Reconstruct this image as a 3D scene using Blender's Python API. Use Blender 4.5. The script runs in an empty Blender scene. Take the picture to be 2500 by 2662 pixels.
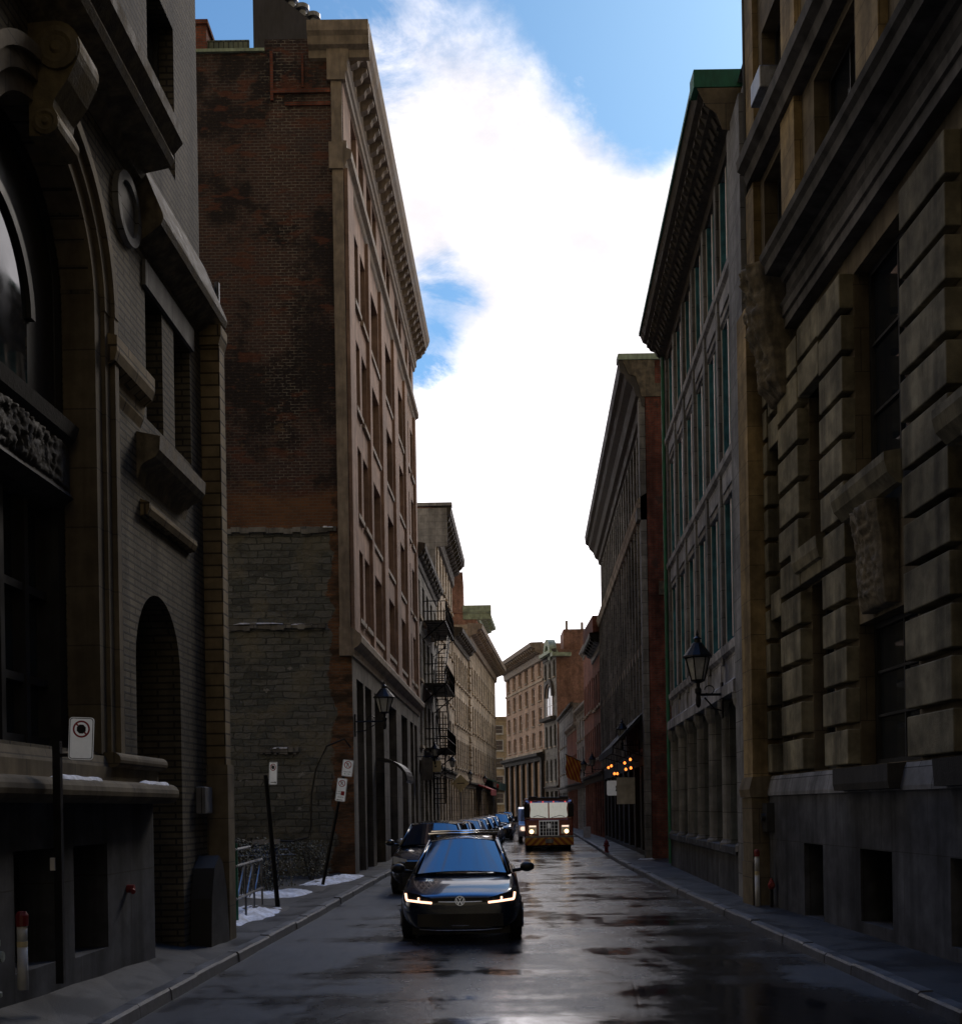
import bpy, bmesh, math, random
from mathutils import Vector, Matrix
random.seed(7)
S = bpy.context.scene
COL = S.collection
PI = math.pi
V = Vector

# ------------------------------------------------------------------ objects
def thing(name, label, cat, loc=(0, 0, 0), group=None, rz=0.0):
    o = bpy.data.objects.new(name, None)
    COL.objects.link(o)
    o.location = loc
    o.rotation_euler = (0, 0, rz)
    o.empty_display_size = 0.2
    o['label'] = label
    o['category'] = cat
    if group: o['group'] = group
    return o

def tag(o, label=None, cat=None, group=None, kind=None):
    if label: o['label'] = label
    if cat: o['category'] = cat
    if group: o['group'] = group
    if kind: o['kind'] = kind
    return o

class Fr:
    """facade frame: s along the wall, z up, n out towards the street"""
    def __init__(self, o, ds, dn):
        self.o = V(o); self.ds = V(ds); self.dn = V(dn)
    def p(self, s, z, n=0.0):
        q = self.o + self.ds * s + self.dn * n
        return (q.x, q.y, q.z + z)
    def free(self):
        return Fr((0, 0, 0), self.ds, self.dn)

def left(x0, k): return Fr((x0, 0, 0), (k, 1, 0), (1, 0, 0))
def right(x0, k): return Fr((x0, 0, 0), (k, 1, 0), (-1, 0, 0))
def front(y0): return Fr((0, y0, 0), (1, 0, 0), (0, -1, 0))
XY = Fr((0, 0, 0), (1, 0, 0), (0, 1, 0))

class MB:
    def __init__(self):
        self.v = []; self.f = []; self.mi = []; self.cm = 0
    def add(self, vs, fs):
        b = len(self.v)
        self.v += [tuple(x) for x in vs]
        for f in fs:
            self.f.append([b + i for i in f]); self.mi.append(self.cm)
        return self
    def quad(self, *pts):
        return self.add(pts, [list(range(len(pts)))])
    def box(self, F, s0, s1, z0, z1, n0, n1):
        P = [F.p(s, z, n) for s in (s0, s1) for z in (z0, z1) for n in (n0, n1)]
        return self.add(P, [(0, 1, 3, 2), (4, 6, 7, 5), (0, 4, 5, 1), (2, 3, 7, 6), (0, 2, 6, 4), (1, 5, 7, 3)])
    def bx(self, x0, x1, y0, y1, z0, z1):
        return self.box(XY, x0, x1, z0, z1, y0, y1)
    def prism(self, F, prof, s0, s1):
        n = len(prof)
        P = [F.p(s0, z, q) for q, z in prof] + [F.p(s1, z, q) for q, z in prof]
        fs = [(i, (i + 1) % n, n + (i + 1) % n, n + i) for i in range(n)]
        fs += [list(range(n)), list(range(n, 2 * n))]
        return self.add(P, fs)
    def face_prism(self, F, poly, n0, n1):
        """polygon of (s,z) pushed from n0 to n1"""
        n = len(poly)
        P = [F.p(s, z, n0) for s, z in poly] + [F.p(s, z, n1) for s, z in poly]
        fs = [(i, (i + 1) % n, n + (i + 1) % n, n + i) for i in range(n)]
        fs += [list(range(n)), list(range(n, 2 * n))]
        return self.add(P, fs)
    def cyl(self, p0, p1, r0, r1=None, n=10, caps=True):
        r1 = r0 if r1 is None else r1
        p0 = V(p0); p1 = V(p1); d = (p1 - p0).normalized()
        a = d.orthogonal().normalized(); b = d.cross(a)
        P = []
        for p, r in ((p0, r0), (p1, r1)):
            for i in range(n):
                t = 2 * PI * i / n
                P.append(p + (a * math.cos(t) + b * math.sin(t)) * r)
        fs = [(i, (i + 1) % n, n + (i + 1) % n, n + i) for i in range(n)]
        if caps: fs += [list(range(n)), list(range(n, 2 * n))]
        return self.add(P, fs)
    def tube(self, pts, r, n=6):
        pts = [V(p) for p in pts]; rings = []
        P = []
        for i, p in enumerate(pts):
            d = (pts[min(i + 1, len(pts) - 1)] - pts[max(i - 1, 0)]).normalized()
            up = V((0, 0, 1)) if abs(d.z) < .9 else V((1, 0, 0))
            a = d.cross(up).normalized(); b = d.cross(a)
            for j in range(n):
                t = 2 * PI * j / n
                P.append(p + (a * math.cos(t) + b * math.sin(t)) * r)
        fs = []
        for i in range(len(pts) - 1):
            for j in range(n):
                fs.append((i * n + j, i * n + (j + 1) % n, (i + 1) * n + (j + 1) % n, (i + 1) * n + j))
        fs += [list(range(n)), list(range((len(pts) - 1) * n, len(pts) * n))]
        return self.add(P, fs)
    def lathe(self, c, prof, n=14):
        """prof = [(r,z)...] turned round a vertical axis at c"""
        P = []
        for r, z in prof:
            for i in range(n):
                t = 2 * PI * i / n
                P.append((c[0] + r * math.cos(t), c[1] + r * math.sin(t), c[2] + z))
        fs = []
        for k in range(len(prof) - 1):
            for i in range(n):
                fs.append((k * n + i, k * n + (i + 1) % n, (k + 1) * n + (i + 1) % n, (k + 1) * n + i))
        fs += [list(range(n)), list(range((len(prof) - 1) * n, len(prof) * n))]
        return self.add(P, fs)
    def ring(self, F, cs, cz, r0, r1, n0, n1, a0=0, a1=180, n=20):
        """arch ring in the wall plane"""
        P = []
        for i in range(n + 1):
            t = math.radians(a0 + (a1 - a0) * i / n)
            c, s = math.cos(t), math.sin(t)
            for r, q in ((r0, n0), (r0, n1), (r1, n1), (r1, n0)):
                P.append(F.p(cs + r * c, cz + r * s, q))
        fs = []
        for i in range(n):
            for j in range(4):
                fs.append((i * 4 + j, i * 4 + (j + 1) % 4, (i + 1) * 4 + (j + 1) % 4, (i + 1) * 4 + j))
        fs += [(0, 1, 2, 3), (n * 4, n * 4 + 1, n * 4 + 2, n * 4 + 3)]
        return self.add(P, fs)
    def disc(self, F, cs, cz, r, n0, n1, n=24):
        poly = [(cs + r * math.cos(2 * PI * i / n), cz + r * math.sin(2 * PI * i / n)) for i in range(n)]
        return self.face_prism(F, poly, n0, n1)
    def wall(self, F, s0, s1, z0, z1, holes=(), d=.25, n=0.0):
        """wall face with real openings and reveals. hole = (s0,s1,z0,z1[,'arch'])"""
        ss = sorted(set([s0, s1] + [x for h in holes for x in h[:2] if s0 < x < s1]))
        zs = sorted(set([z0, z1] + [x for h in holes for x in h[2:4] if z0 < x < z1]))
        for i in range(len(ss) - 1):
            for j in range(len(zs) - 1):
                cs = (ss[i] + ss[i + 1]) / 2; cz = (zs[j] + zs[j + 1]) / 2
                if any(h[0] < cs < h[1] and h[2] < cz < h[3] for h in holes): continue
                self.quad(F.p(ss[i], zs[j], n), F.p(ss[i + 1], zs[j], n), F.p(ss[i + 1], zs[j + 1], n), F.p(ss[i], zs[j + 1], n))
        for h in holes:
            a, b, c, e = h[:4]
            dd = h[5] if len(h) > 5 else d
            top = e
            if len(h) > 4 and h[4] == 'arch':
                r = (b - a) / 2; m = (a + b) / 2; top = e - r
                N = 16
                arc = [(m + r * math.cos(PI * i / N), top + r * math.sin(PI * i / N)) for i in range(N + 1)]
                for i in range(N):
                    (sa, za), (sb, zb) = arc[i], arc[i + 1]
                    self.quad(F.p(sa, za, n), F.p(sb, zb, n), F.p(sb, e, n), F.p(sa, e, n))
                    self.quad(F.p(sa, za, n), F.p(sb, zb, n), F.p(sb, zb, n - dd), F.p(sa, za, n - dd))
            else:
                self.quad(F.p(a, e, n), F.p(b, e, n), F.p(b, e, n - dd), F.p(a, e, n - dd))
            self.quad(F.p(a, c, n), F.p(b, c, n), F.p(b, c, n - dd), F.p(a, c, n - dd))
            self.quad(F.p(a, c, n), F.p(a, top, n), F.p(a, top, n - dd), F.p(a, c, n - dd))
            self.quad(F.p(b, c, n), F.p(b, top, n), F.p(b, top, n - dd), F.p(b, c, n - dd))
        return self
    def shell(self, F, s0, s1, z0, z1, depth, n=0.0, ends=(1, 1)):
        """everything of a building block but its street face"""
        p = F.p; b = n - depth
        if ends[0]: self.quad(p(s0, z0, n), p(s0, z0, b), p(s0, z1, b), p(s0, z1, n))
        if ends[1]: self.quad(p(s1, z0, n), p(s1, z0, b), p(s1, z1, b), p(s1, z1, n))
        self.quad(p(s0, z0, b), p(s1, z0, b), p(s1, z1, b), p(s0, z1, b))
        self.quad(p(s0, z1, n), p(s1, z1, n), p(s1, z1, b), p(s0, z1, b))
        return self
    def mesh(self, name, mats, smooth=False, merge=True):
        me = bpy.data.meshes.new(name)
        me.from_pydata(self.v, [], self.f)
        for m in (mats if isinstance(mats, (list, tuple)) else [mats]): me.materials.append(m)
        for p, i in zip(me.polygons, self.mi): p.material_index = i
        bm = bmesh.new(); bm.from_mesh(me)
        if merge: bmesh.ops.remove_doubles(bm, verts=bm.verts, dist=1e-5)
        bmesh.ops.recalc_face_normals(bm, faces=bm.faces)
        uv = bm.loops.layers.uv.new('UVMap')
        for f in bm.faces:
            f.smooth = smooth
            nn = f.normal
            if abs(nn.z) > .75:
                for l in f.loops: l[uv].uv = (l.vert.co.x, l.vert.co.y)
            else:
                h = math.hypot(nn.x, nn.y) or 1
                tx, ty = -nn.y / h, nn.x / h
                if abs(ty) > abs(tx):
                    if ty < 0: tx, ty = -tx, -ty
                elif tx < 0: tx, ty = -tx, -ty
                for l in f.loops: l[uv].uv = (l.vert.co.x * tx + l.vert.co.y * ty, l.vert.co.z)
        bm.to_mesh(me); bm.free()
        return me
    def obj(self, name, mats, parent=None, smooth=False, bevel=0, sub=0, label=None, world=True, merge=True):
        me = self.mesh(name, mats, smooth, merge)
        o = bpy.data.objects.new(name, me); COL.objects.link(o)
        if parent is not None: attach(o, parent, world)
        if bevel:
            m = o.modifiers.new('b', 'BEVEL'); m.width = bevel; m.segments = 2; m.limit_method = 'ANGLE'; m.angle_limit = .6
        if sub:
            m = o.modifiers.new('s', 'SUBSURF'); m.levels = sub; m.render_levels = sub
        if label: o['label'] = label
        return o

def wloc(o):
    p = V(o.location)
    q = o.parent
    return p if q is None else p
def attach(o, parent, world=True):
    o.parent = parent
    if world:   # vertices are in world metres: undo the parent's place
        r = parent
        while r.parent: r = r.parent
        if r is parent:
            o.matrix_parent_inverse = Matrix.Translation(-V(parent.location))
        # a sub-part of a world-coordinate part shares that part's space

def copy_tree(o, parent=None):
    c = o.copy(); COL.objects.link(c)
    if parent is not None: c.parent = parent
    for ch in [x for x in COL.objects if x.parent == o]:
        copy_tree(ch, c)
    return c

from mathutils import noise as mnoise
def relief(F, s0, s1, z0, z1, prof, amp, seed, parent, freq=7.0, off=0.0, mat='carve', name='carved_console', NS=34, NZ=46):
    """carved stonework: a fine grid pushed out by a profile and a leafy ridged relief"""
    P = []
    def pn(f):
        for (f0, n0), (f1, n1) in zip(prof, prof[1:]):
            if f0 <= f <= f1: return n0 + (n1 - n0) * (f - f0) / (f1 - f0)
        return prof[-1][1]
    for j in range(NZ + 1):
        for i in range(NS + 1):
            u, v = i / NS, j / NZ; s = s0 + (s1 - s0) * u; z = z0 + (z1 - z0) * v
            q = V((s * freq + seed * 9.1, z * freq, seed))
            r_ = 1 - abs(mnoise.noise(q)) * 2.2; r2 = 1 - abs(mnoise.noise(q * 2.1 + V((5, 3, 1)))) * 2
            sym = math.cos((u - .5) * 2 * PI * 2.0) * .25
            edge = min(1, 6 * min(u, 1 - u), 8 * v + .2)
            P.append(F.p(s, z, off + max(0, pn(v)) * (.75 + .25 * edge) + amp * edge * (.6 * r_ + .4 * r2 + sym)))
    W_ = NS + 1; fs = [(j * W_ + i, j * W_ + i + 1, (j + 1) * W_ + i + 1, (j + 1) * W_ + i) for j in range(NZ) for i in range(NS)]
    mb = MB(); mb.add(P, fs)
    for i0, s in ((0, s0), (NS, s1)):     # cheeks back to the wall
        B_ = [F.p(s, z0 + (z1 - z0) * j / NZ, off - .3) for j in range(NZ + 1)]; E_ = [P[j * W_ + i0] for j in range(NZ + 1)]
        mb.add(B_ + E_, [(j, j + 1, NZ + 2 + j, NZ + 1 + j) for j in range(NZ)])
    for j0, z in ((0, z0), (NZ, z1)):
        B_ = [F.p(s0 + (s1 - s0) * i / NS, z, off - .3) for i in range(NS + 1)]; E_ = [P[j0 * W_ + i] for i in range(NS + 1)]
        mb.add(B_ + E_, [(i, i + 1, NS + 2 + i, NS + 1 + i) for i in range(NS)])
    return mb.obj(name, M[mat], parent, smooth=True)
# ------------------------------------------------------------------ materials
class NT:
    def __init__(self, tree):
        self.t = tree; self.n = tree.nodes; self.l = tree.links
    def new(self, typ, ins=None, **kw):
        nd = self.n.new(typ)
        for k, v in kw.items(): setattr(nd, k, v)
        if ins:
            for k, v in ins.items(): self.put(nd.inputs[k], v)
        return nd
    def put(self, sock, v):
        if isinstance(v, bpy.types.NodeSocket): self.l.new(v, sock)
        elif isinstance(v, (tuple, list)) and sock.type == 'RGBA' and len(v) == 3: sock.default_value = (*v, 1)
        else: sock.default_value = v
    def math(self, op, a, b=0.0, c=None, clamp=False):
        nd = self.new('ShaderNodeMath', operation=op, use_clamp=clamp)
        self.put(nd.inputs[0], a); self.put(nd.inputs[1], b)
        if c is not None: self.put(nd.inputs[2], c)
        return nd.outputs[0]
    def noise(self, vec, scale, detail=4, rough=.55, dist=0.0):
        nd = self.new('ShaderNodeTexNoise', {'Vector': vec, 'Scale': scale, 'Detail': detail, 'Roughness': rough, 'Distortion': dist})
        return nd.outputs['Fac']
    def ramp(self, x, a, b, lo=0.0, hi=1.0, smooth=True):
        nd = self.new('ShaderNodeMapRange', {'Value': x, 'From Min': a, 'From Max': b, 'To Min': lo, 'To Max': hi})
        nd.clamp = True
        if smooth: nd.interpolation_type = 'SMOOTHSTEP'
        return nd.outputs[0]
    def mix(self, f, a, b, mode='MIX'):
        nd = self.new('ShaderNodeMix', data_type='RGBA', blend_type=mode)
        self.put(nd.inputs['Factor'], f); self.put(nd.inputs[6], a); self.put(nd.inputs[7], b)
        return nd.outputs[2]
    def scale(self, v, s):
        nd = self.new('ShaderNodeVectorMath', operation='MULTIPLY'); self.put(nd.inputs[0], v); nd.inputs[1].default_value = s
        return nd.outputs[0]
    def xyz(self, v):
        return self.new('ShaderNodeSeparateXYZ', {'Vector': v}).outputs
    def bump(self, h, st=.3, dist=.02, normal=None):
        nd = self.new('ShaderNodeBump', {'Height': h, 'Strength': st, 'Distance': dist})
        if normal is not None: self.put(nd.inputs['Normal'], normal)
        return nd.outputs[0]

def newmat(name):
    m = bpy.data.materials.new(name); m.use_nodes = True
    t = NT(m.node_tree); b = t.n['Principled BSDF']
    return m, t, b

def plain(name, col, rough=.6, metal=0.0, spec=.5, var=.25, vs=3.0, emit=None, es=0.0, bump=0.15, coat=0.0):
    m, t, b = newmat(name)
    pos = t.new('ShaderNodeNewGeometry').outputs['Position']
    n = t.noise(pos, vs, 5)
    f = t.ramp(n, .3, .7, 1 - var, 1 + var)
    n2 = t.noise(t.scale(pos, (6, 6, 1.2)), 2.0, 3)
    f = t.math('MULTIPLY', f, t.ramp(n2, .35, .7, 1 + var * .3, 1 - var * .6))
    c = t.mix(1.0, (*col, 1), t.new('ShaderNodeCombineColor', {0: f, 1: f, 2: f}).outputs[0], 'MULTIPLY')
    t.put(b.inputs['Base Color'], c)
    t.put(b.inputs['Roughness'], t.ramp(n, .3, .7, max(.02, rough * .8), min(1, rough * 1.15)))
    b.inputs['Metallic'].default_value = metal
    b.inputs['Specular IOR Level'].default_value = spec
    if coat:
        b.inputs['Coat Weight'].default_value = coat; b.inputs['Coat Roughness'].default_value = .03
    if emit:
        b.inputs['Emission Color'].default_value = (*emit, 1); b.inputs['Emission Strength'].default_value = es
    if bump:
        t.put(b.inputs['Normal'], t.bump(t.noise(pos, 40, 4), bump, .01))
    return m

def masonry(name, c1, c2, mortar, bw=.21, bh=.07, ms=.008, var=.35, rough=.85, bump=.5, soot=.4, fine=25, warp=0.0, patch=None, freq=2):
    m, t, b = newmat(name)
    uv = t.new('ShaderNodeUVMap').outputs[0]
    pos = t.new('ShaderNodeNewGeometry').outputs['Position']
    if warp:
        nz = t.new('ShaderNodeTexNoise', {'Vector': pos, 'Scale': 2.2, 'Detail': 3}).outputs['Color']
        sub = t.new('ShaderNodeVectorMath', operation='SUBTRACT'); t.put(sub.inputs[0], nz); sub.inputs[1].default_value = (.5, .5, .5)
        sc = t.scale(sub.outputs[0], (warp, warp, 0))
        ad = t.new('ShaderNodeVectorMath', operation='ADD'); t.put(ad.inputs[0], uv); t.put(ad.inputs[1], sc)
        uv = ad.outputs[0]
    bt = t.new('ShaderNodeTexBrick', {'Vector': uv, 'Color1': c1, 'Color2': c2, 'Mortar': mortar, 'Scale': 1.0, 'Mortar Size': ms,
                                     'Mortar Smooth': .2, 'Bias': 0.0, 'Brick Width': bw, 'Row Height': bh})
    bt.offset_frequency = freq
    col = bt.outputs['Color']
    big = t.noise(pos, .55, 6, .62)
    f = t.ramp(big, .32, .68, 1 - var, 1 + var)
    streak = t.noise(t.scale(pos, (1.4, 1.4, .12)), 1.6, 5, .6)
    f = t.math('MULTIPLY', f, t.ramp(streak, .38, .72, 1.08, 1 - soot))
    med = t.noise(pos, 3.2, 4, .6)
    f = t.math('MULTIPLY', f, t.ramp(med, .3, .72, 1 - var * .7, 1 + var * .7))
    col = t.mix(1.0, col, t.new('ShaderNodeCombineColor', {0: f, 1: f, 2: f}).outputs[0], 'MULTIPLY')
    if patch:
        pm = t.ramp(t.noise(pos, 1.1, 5, .6), .58, .64)
        col = t.mix(t.math('MULTIPLY', pm, .75), col, (*patch, 1))
    t.put(b.inputs['Base Color'], col)
    b.inputs['Roughness'].default_value = rough
    b.inputs['Specular IOR Level'].default_value = .3
    h = t.math('SUBTRACT', t.math('MULTIPLY', t.noise(pos, fine, 5, .65), .5), bt.outputs['Fac'])
    t.put(b.inputs['Normal'], t.bump(h, bump, .012))
    return m

def glass(name, tint=(.012, .016, .022), rough=.03, wav=.06, spec=.9):
    m, t, b = newmat(name)
    pos = t.new('ShaderNodeNewGeometry').outputs['Position']
    b.inputs['Base Color'].default_value = (*tint, 1)
    t.put(b.inputs['Roughness'], t.ramp(t.noise(pos, 1.7, 4), .35, .7, rough, rough + .08))
    b.inputs['Specular IOR Level'].default_value = spec
    t.put(b.inputs['Normal'], t.bump(t.noise(pos, 1.3, 2), wav, .05))
    return m

def glow(name, col, st):
    m, t, b = newmat(name)
    b.inputs['Base Color'].default_value = (*col, 1)
    b.inputs['Emission Color'].default_value = (*col, 1)
    b.inputs['Emission Strength'].default_value = st
    return m

M = {}
M['roman'] = masonry('roman_brick', (.145, .125, .088), (.112, .098, .07), (.05, .045, .04), .42, .085, .014, .3, soot=.5, bump=.8)
M['lime'] = masonry('yellow_limestone', (.185, .15, .095), (.155, .125, .082), (.09, .075, .055), 1.1, .62, .008, .28, soot=.45, bump=.25)
M['quoin'] = masonry('yellow_quoin_brick', (.26, .20, .11), (.21, .16, .09), (.07, .055, .035), .6, .17, .014, .3, soot=.4, bump=.6)
M['yblock'] = masonry('yellow_block_stone', (.34, .245, .115), (.27, .20, .10), (.12, .09, .05), 1.3, .62, .006, .38, soot=.5, bump=.35)
M['carve'] = plain('carved_stone', (.15, .125, .085), .9, var=.45, vs=6, bump=.7)
M['ashlar'] = masonry('grey_ashlar', (.235, .235, .235), (.2, .2, .2), (.07, .068, .065), .95, .59, .008, .3, soot=.45, bump=.3)
M['rcorn'] = masonry('dark_cornice_stone', (.115, .108, .10), (.10, .095, .088), (.05, .05, .05), 1.6, .7, .004, .35, soot=.5, bump=.3)
M['rust'] = masonry('rusticated_limestone', (.24, .215, .145), (.205, .185, .125), (.1, .09, .07), 3.0, 5.0, .001, .42, soot=.6, bump=.9, fine=45)
M['granite'] = masonry('base_granite', (.085, .088, .098), (.07, .073, .082), (.05, .05, .05), 1.5, 1.31, .008, .35, soot=.6, bump=.3)
M['darkstone'] = plain('sooty_stone', (.035, .033, .03), .85, var=.45, vs=2, bump=.5)
M['sand'] = masonry('brown_sandstone', (.37, .25, .19), (.32, .215, .165), (.22, .15, .12), 1.6, .7, .004, .22, soot=.35, bump=.22)
M['sandgrey'] = masonry('grey_base_stone', (.15, .14, .125), (.13, .12, .11), (.08, .075, .07), 1.3, .8, .006, .3, soot=.5, bump=.3)
M['cornice'] = plain('cornice_stone', (.30, .245, .19), .8, var=.3, vs=2.2, bump=.3)
M['corn_dark'] = plain('weathered_cornice', (.075, .066, .056), .85, var=.4, vs=2.2, bump=.4)
M['green'] = plain('green_copper', (.03, .17, .10), .6, var=.3, vs=2, bump=.2)
M['palegreen'] = plain('pale_copper', (.34, .42, .30), .7, var=.3, vs=2, bump=.2)
M['teal'] = plain('teal_paint', (.075, .25, .31), .5, var=.35, vs=3, bump=.2)
M['tealgreen'] = plain('green_shop_paint', (.07, .16, .12), .6, var=.4, vs=2, bump=.25)
M['greystone'] = masonry('pale_grey_stone', (.37, .37, .385), (.32, .32, .335), (.1, .1, .1), 1.9, .55, .006, .32, soot=.55, bump=.3)
M['redbrick'] = masonry('red_brick', (.27, .085, .05), (.20, .065, .042), (.13, .10, .085), .22, .075, .009, .35, soot=.35, bump=.5)
M['brownbrick'] = masonry('brown_brick', (.40, .21, .15), (.33, .18, .13), (.12, .095, .08), .22, .075, .009, .3, soot=.3, bump=.5)
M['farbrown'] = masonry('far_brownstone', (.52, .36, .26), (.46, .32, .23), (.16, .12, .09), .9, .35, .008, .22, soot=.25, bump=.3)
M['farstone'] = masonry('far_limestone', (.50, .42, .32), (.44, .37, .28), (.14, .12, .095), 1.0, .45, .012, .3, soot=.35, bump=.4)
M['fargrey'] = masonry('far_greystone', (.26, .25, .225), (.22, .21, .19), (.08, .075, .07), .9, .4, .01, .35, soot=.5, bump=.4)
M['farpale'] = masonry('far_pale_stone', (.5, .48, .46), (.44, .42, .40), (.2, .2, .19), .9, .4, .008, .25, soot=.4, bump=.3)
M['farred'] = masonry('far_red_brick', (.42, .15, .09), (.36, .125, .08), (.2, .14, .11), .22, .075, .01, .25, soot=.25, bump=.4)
M['glass'] = glass('window_glass')
M['glass_b'] = glass('window_glass_with_curtain', (.05, .047, .04), .05, .1, .7)
M['glass_c'] = glass('window_glass_wavy', (.02, .024, .028), .04, .16)
M['glassblue'] = glass('bluish_glass', (.014, .03, .045), .05, .08)
M['mirrorglass'] = glass('sky_reflecting_glass', (.02, .022, .025), .02, .02, 1.6)
M['yellowstone'] = plain('yellow_carved_stone', (.17, .135, .07), .85, var=.3, vs=5, bump=.5)
M['carglass'] = glass('car_glass', (.004, .012, .022), .02, .0, 1.0)
M['screenglow'] = plain('glowing_screen', (.78, .78, .70), .08, 0, .9, var=.3, vs=1.5, bump=0, emit=(.8,.8,.72), es=.34)  # pale colour and emission stand in for sky reflected in the windscreen
M['iron'] = plain('black_iron', (.012, .012, .014), .45, .6, var=.3, vs=8, bump=.15)
M['steel'] = plain('galvanised_steel', (.22, .23, .25), .4, .9, var=.3, vs=6, bump=.1)
M['chrome'] = plain('chrome', (.8, .78, .75), .16, 1.0, var=.1, bump=0)
M['frame'] = plain('dark_window_frame', (.025, .026, .028), .5, var=.3, vs=4, bump=.1)
M['whiteframe'] = plain('white_window_frame', (.62, .60, .56), .5, var=.15, vs=4, bump=.1)
M['paleframe'] = plain('pale_window_frame', (.80, .70, .66), .5, var=.1, vs=4, bump=.1)
M['wood'] = plain('dark_door_wood', (.018, .014, .011), .55, var=.4, vs=3, bump=.3)
M['white'] = plain('white_paint', (.60, .61, .60), .5, var=.12, vs=5, bump=.08)
M['signglow'] = plain('glowing_sign_white', (.78, .79, .80), .35, var=.08, vs=9, bump=.03, emit=(.8, .82, .85), es=.09)  # weak emission stands in for light falling on the white faces
M['signred'] = plain('sign_red', (.42, .02, .03), .4, var=.1, bump=.02)
M['signblack'] = plain('sign_black', (.012, .012, .014), .4, var=.1, bump=.02)
M['signgreen'] = plain('sign_green', (.05, .25, .14), .4, var=.1, bump=.02)
M['signyellow'] = plain('cream_board', (.62, .52, .30), .5, var=.15, bump=.05)
M['red'] = plain('red_paint', (.20, .018, .016), .45, var=.25, vs=8, bump=.1)
M['lantern'] = plain('lantern_glass', (.42, .43, .42), .25, var=.12, vs=6, bump=0)
M['snow'] = plain('old_snow', (.66, .68, .72), .75, var=.35, vs=3, bump=1.0)
M['metalclad'] = plain('dark_metal_cladding', (.05, .047, .05), .5, .4, var=.25, vs=1.2, bump=.1)
M['boards'] = masonry('weathered_boards', (.22, .24, .17), (.16, .19, .15), (.03, .03, .025), .14, 3.0, .012, .25, soot=.3, bump=.5)
M['flower'] = plain('red_flowers', (.35, .03, .035), .8, var=.5, vs=14, bump=.8)
M['awning'] = plain('black_awning', (.012, .013, .015), .8, var=.3, bump=.2)
M['bulb'] = glow('warm_bulb', (1.0, .24, .04), 2.6)
M['headlamp'] = glow('led_strip', (1.0, .55, .36), 2.6)
M['trucklamp'] = glow('truck_headlamp', (1.0, .62, .30), 4.0)
M['trucklamp2'] = glow('truck_running_lamp', (1.0, .72, .55), 1.3)
M['marker'] = glow('red_marker_lamp', (1.0, .1, .06), 1.0)
M['tyre'] = plain('tyre_rubber', (.012, .012, .013), .75, var=.2, vs=10, bump=.2)
M['rim'] = plain('alloy_rim', (.12, .12, .13), .35, .8, var=.1, bump=0)
M['black'] = plain('black_plastic', (.008, .008, .009), .5, var=.2, bump=.05)
def paint(name, col, metal=.25, rough=.28):
    return plain(name, col, rough, metal, .5, var=.05, bump=0, coat=1.0)
M['golf'] = paint('dark_graphite_paint', (.012, .022, .045), .5, .22)
M['suv'] = paint('black_paint', (.004, .004, .005))
M['bluecar'] = paint('deep_blue_paint', (.012, .03, .09))
M['silver'] = paint('silver_paint', (.34, .35, .37), .6)
M['greycar'] = paint('grey_paint', (.05, .055, .065), .5)
M['whitecar'] = paint('white_car_paint', (.65, .65, .66), .0)
M['truckred'] = paint('fire_red_paint', (.32, .05, .02), .0)
M['glowmetal'] = plain('glowing_badge_metal', (.88, .87, .86), .3, .1, var=.05, bump=0, emit=(.8, .8, .8), es=.10)  # shine of the metal painted in: pale base plus weak emission, no lamp

# chevrons of the fire engine bumper: diagonal red and amber bands, mirrored about its middle
def chevron():
    m, t, b = newmat('chevron_stripes')
    tc = t.new('ShaderNodeTexCoord').outputs['Object']
    x, y, z = t.xyz(tc)
    d = t.math('ADD', t.math('ABSOLUTE', x), z)
    w = t.math('FRACT', t.math('MULTIPLY', d, 3.2))
    f = t.ramp(w, .48, .52)
    t.put(b.inputs['Base Color'], t.mix(f, (.50, .11, .02, 1), (.90, .45, .04, 1)))
    b.inputs['Roughness'].default_value = .4
    return m
M['chevron'] = chevron()
def flagmat():
    m, t, b = newmat('striped_flag_cloth')
    uv = t.new('ShaderNodeUVMap').outputs[0]
    tc = t.new('ShaderNodeTexCoord').outputs['Object']
    x, y, z = t.xyz(tc)
    w = t.math('FRACT', t.math('MULTIPLY', t.math('ADD', x, t.math('MULTIPLY', z, .35)), 4.5))
    t.put(b.inputs['Base Color'], t.mix(t.ramp(w, .45, .55), (.55, .27, .03, 1), (.35, .05, .02, 1)))
    b.inputs['Roughness'].default_value = .8
    return m
M['flag'] = flagmat()

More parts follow.
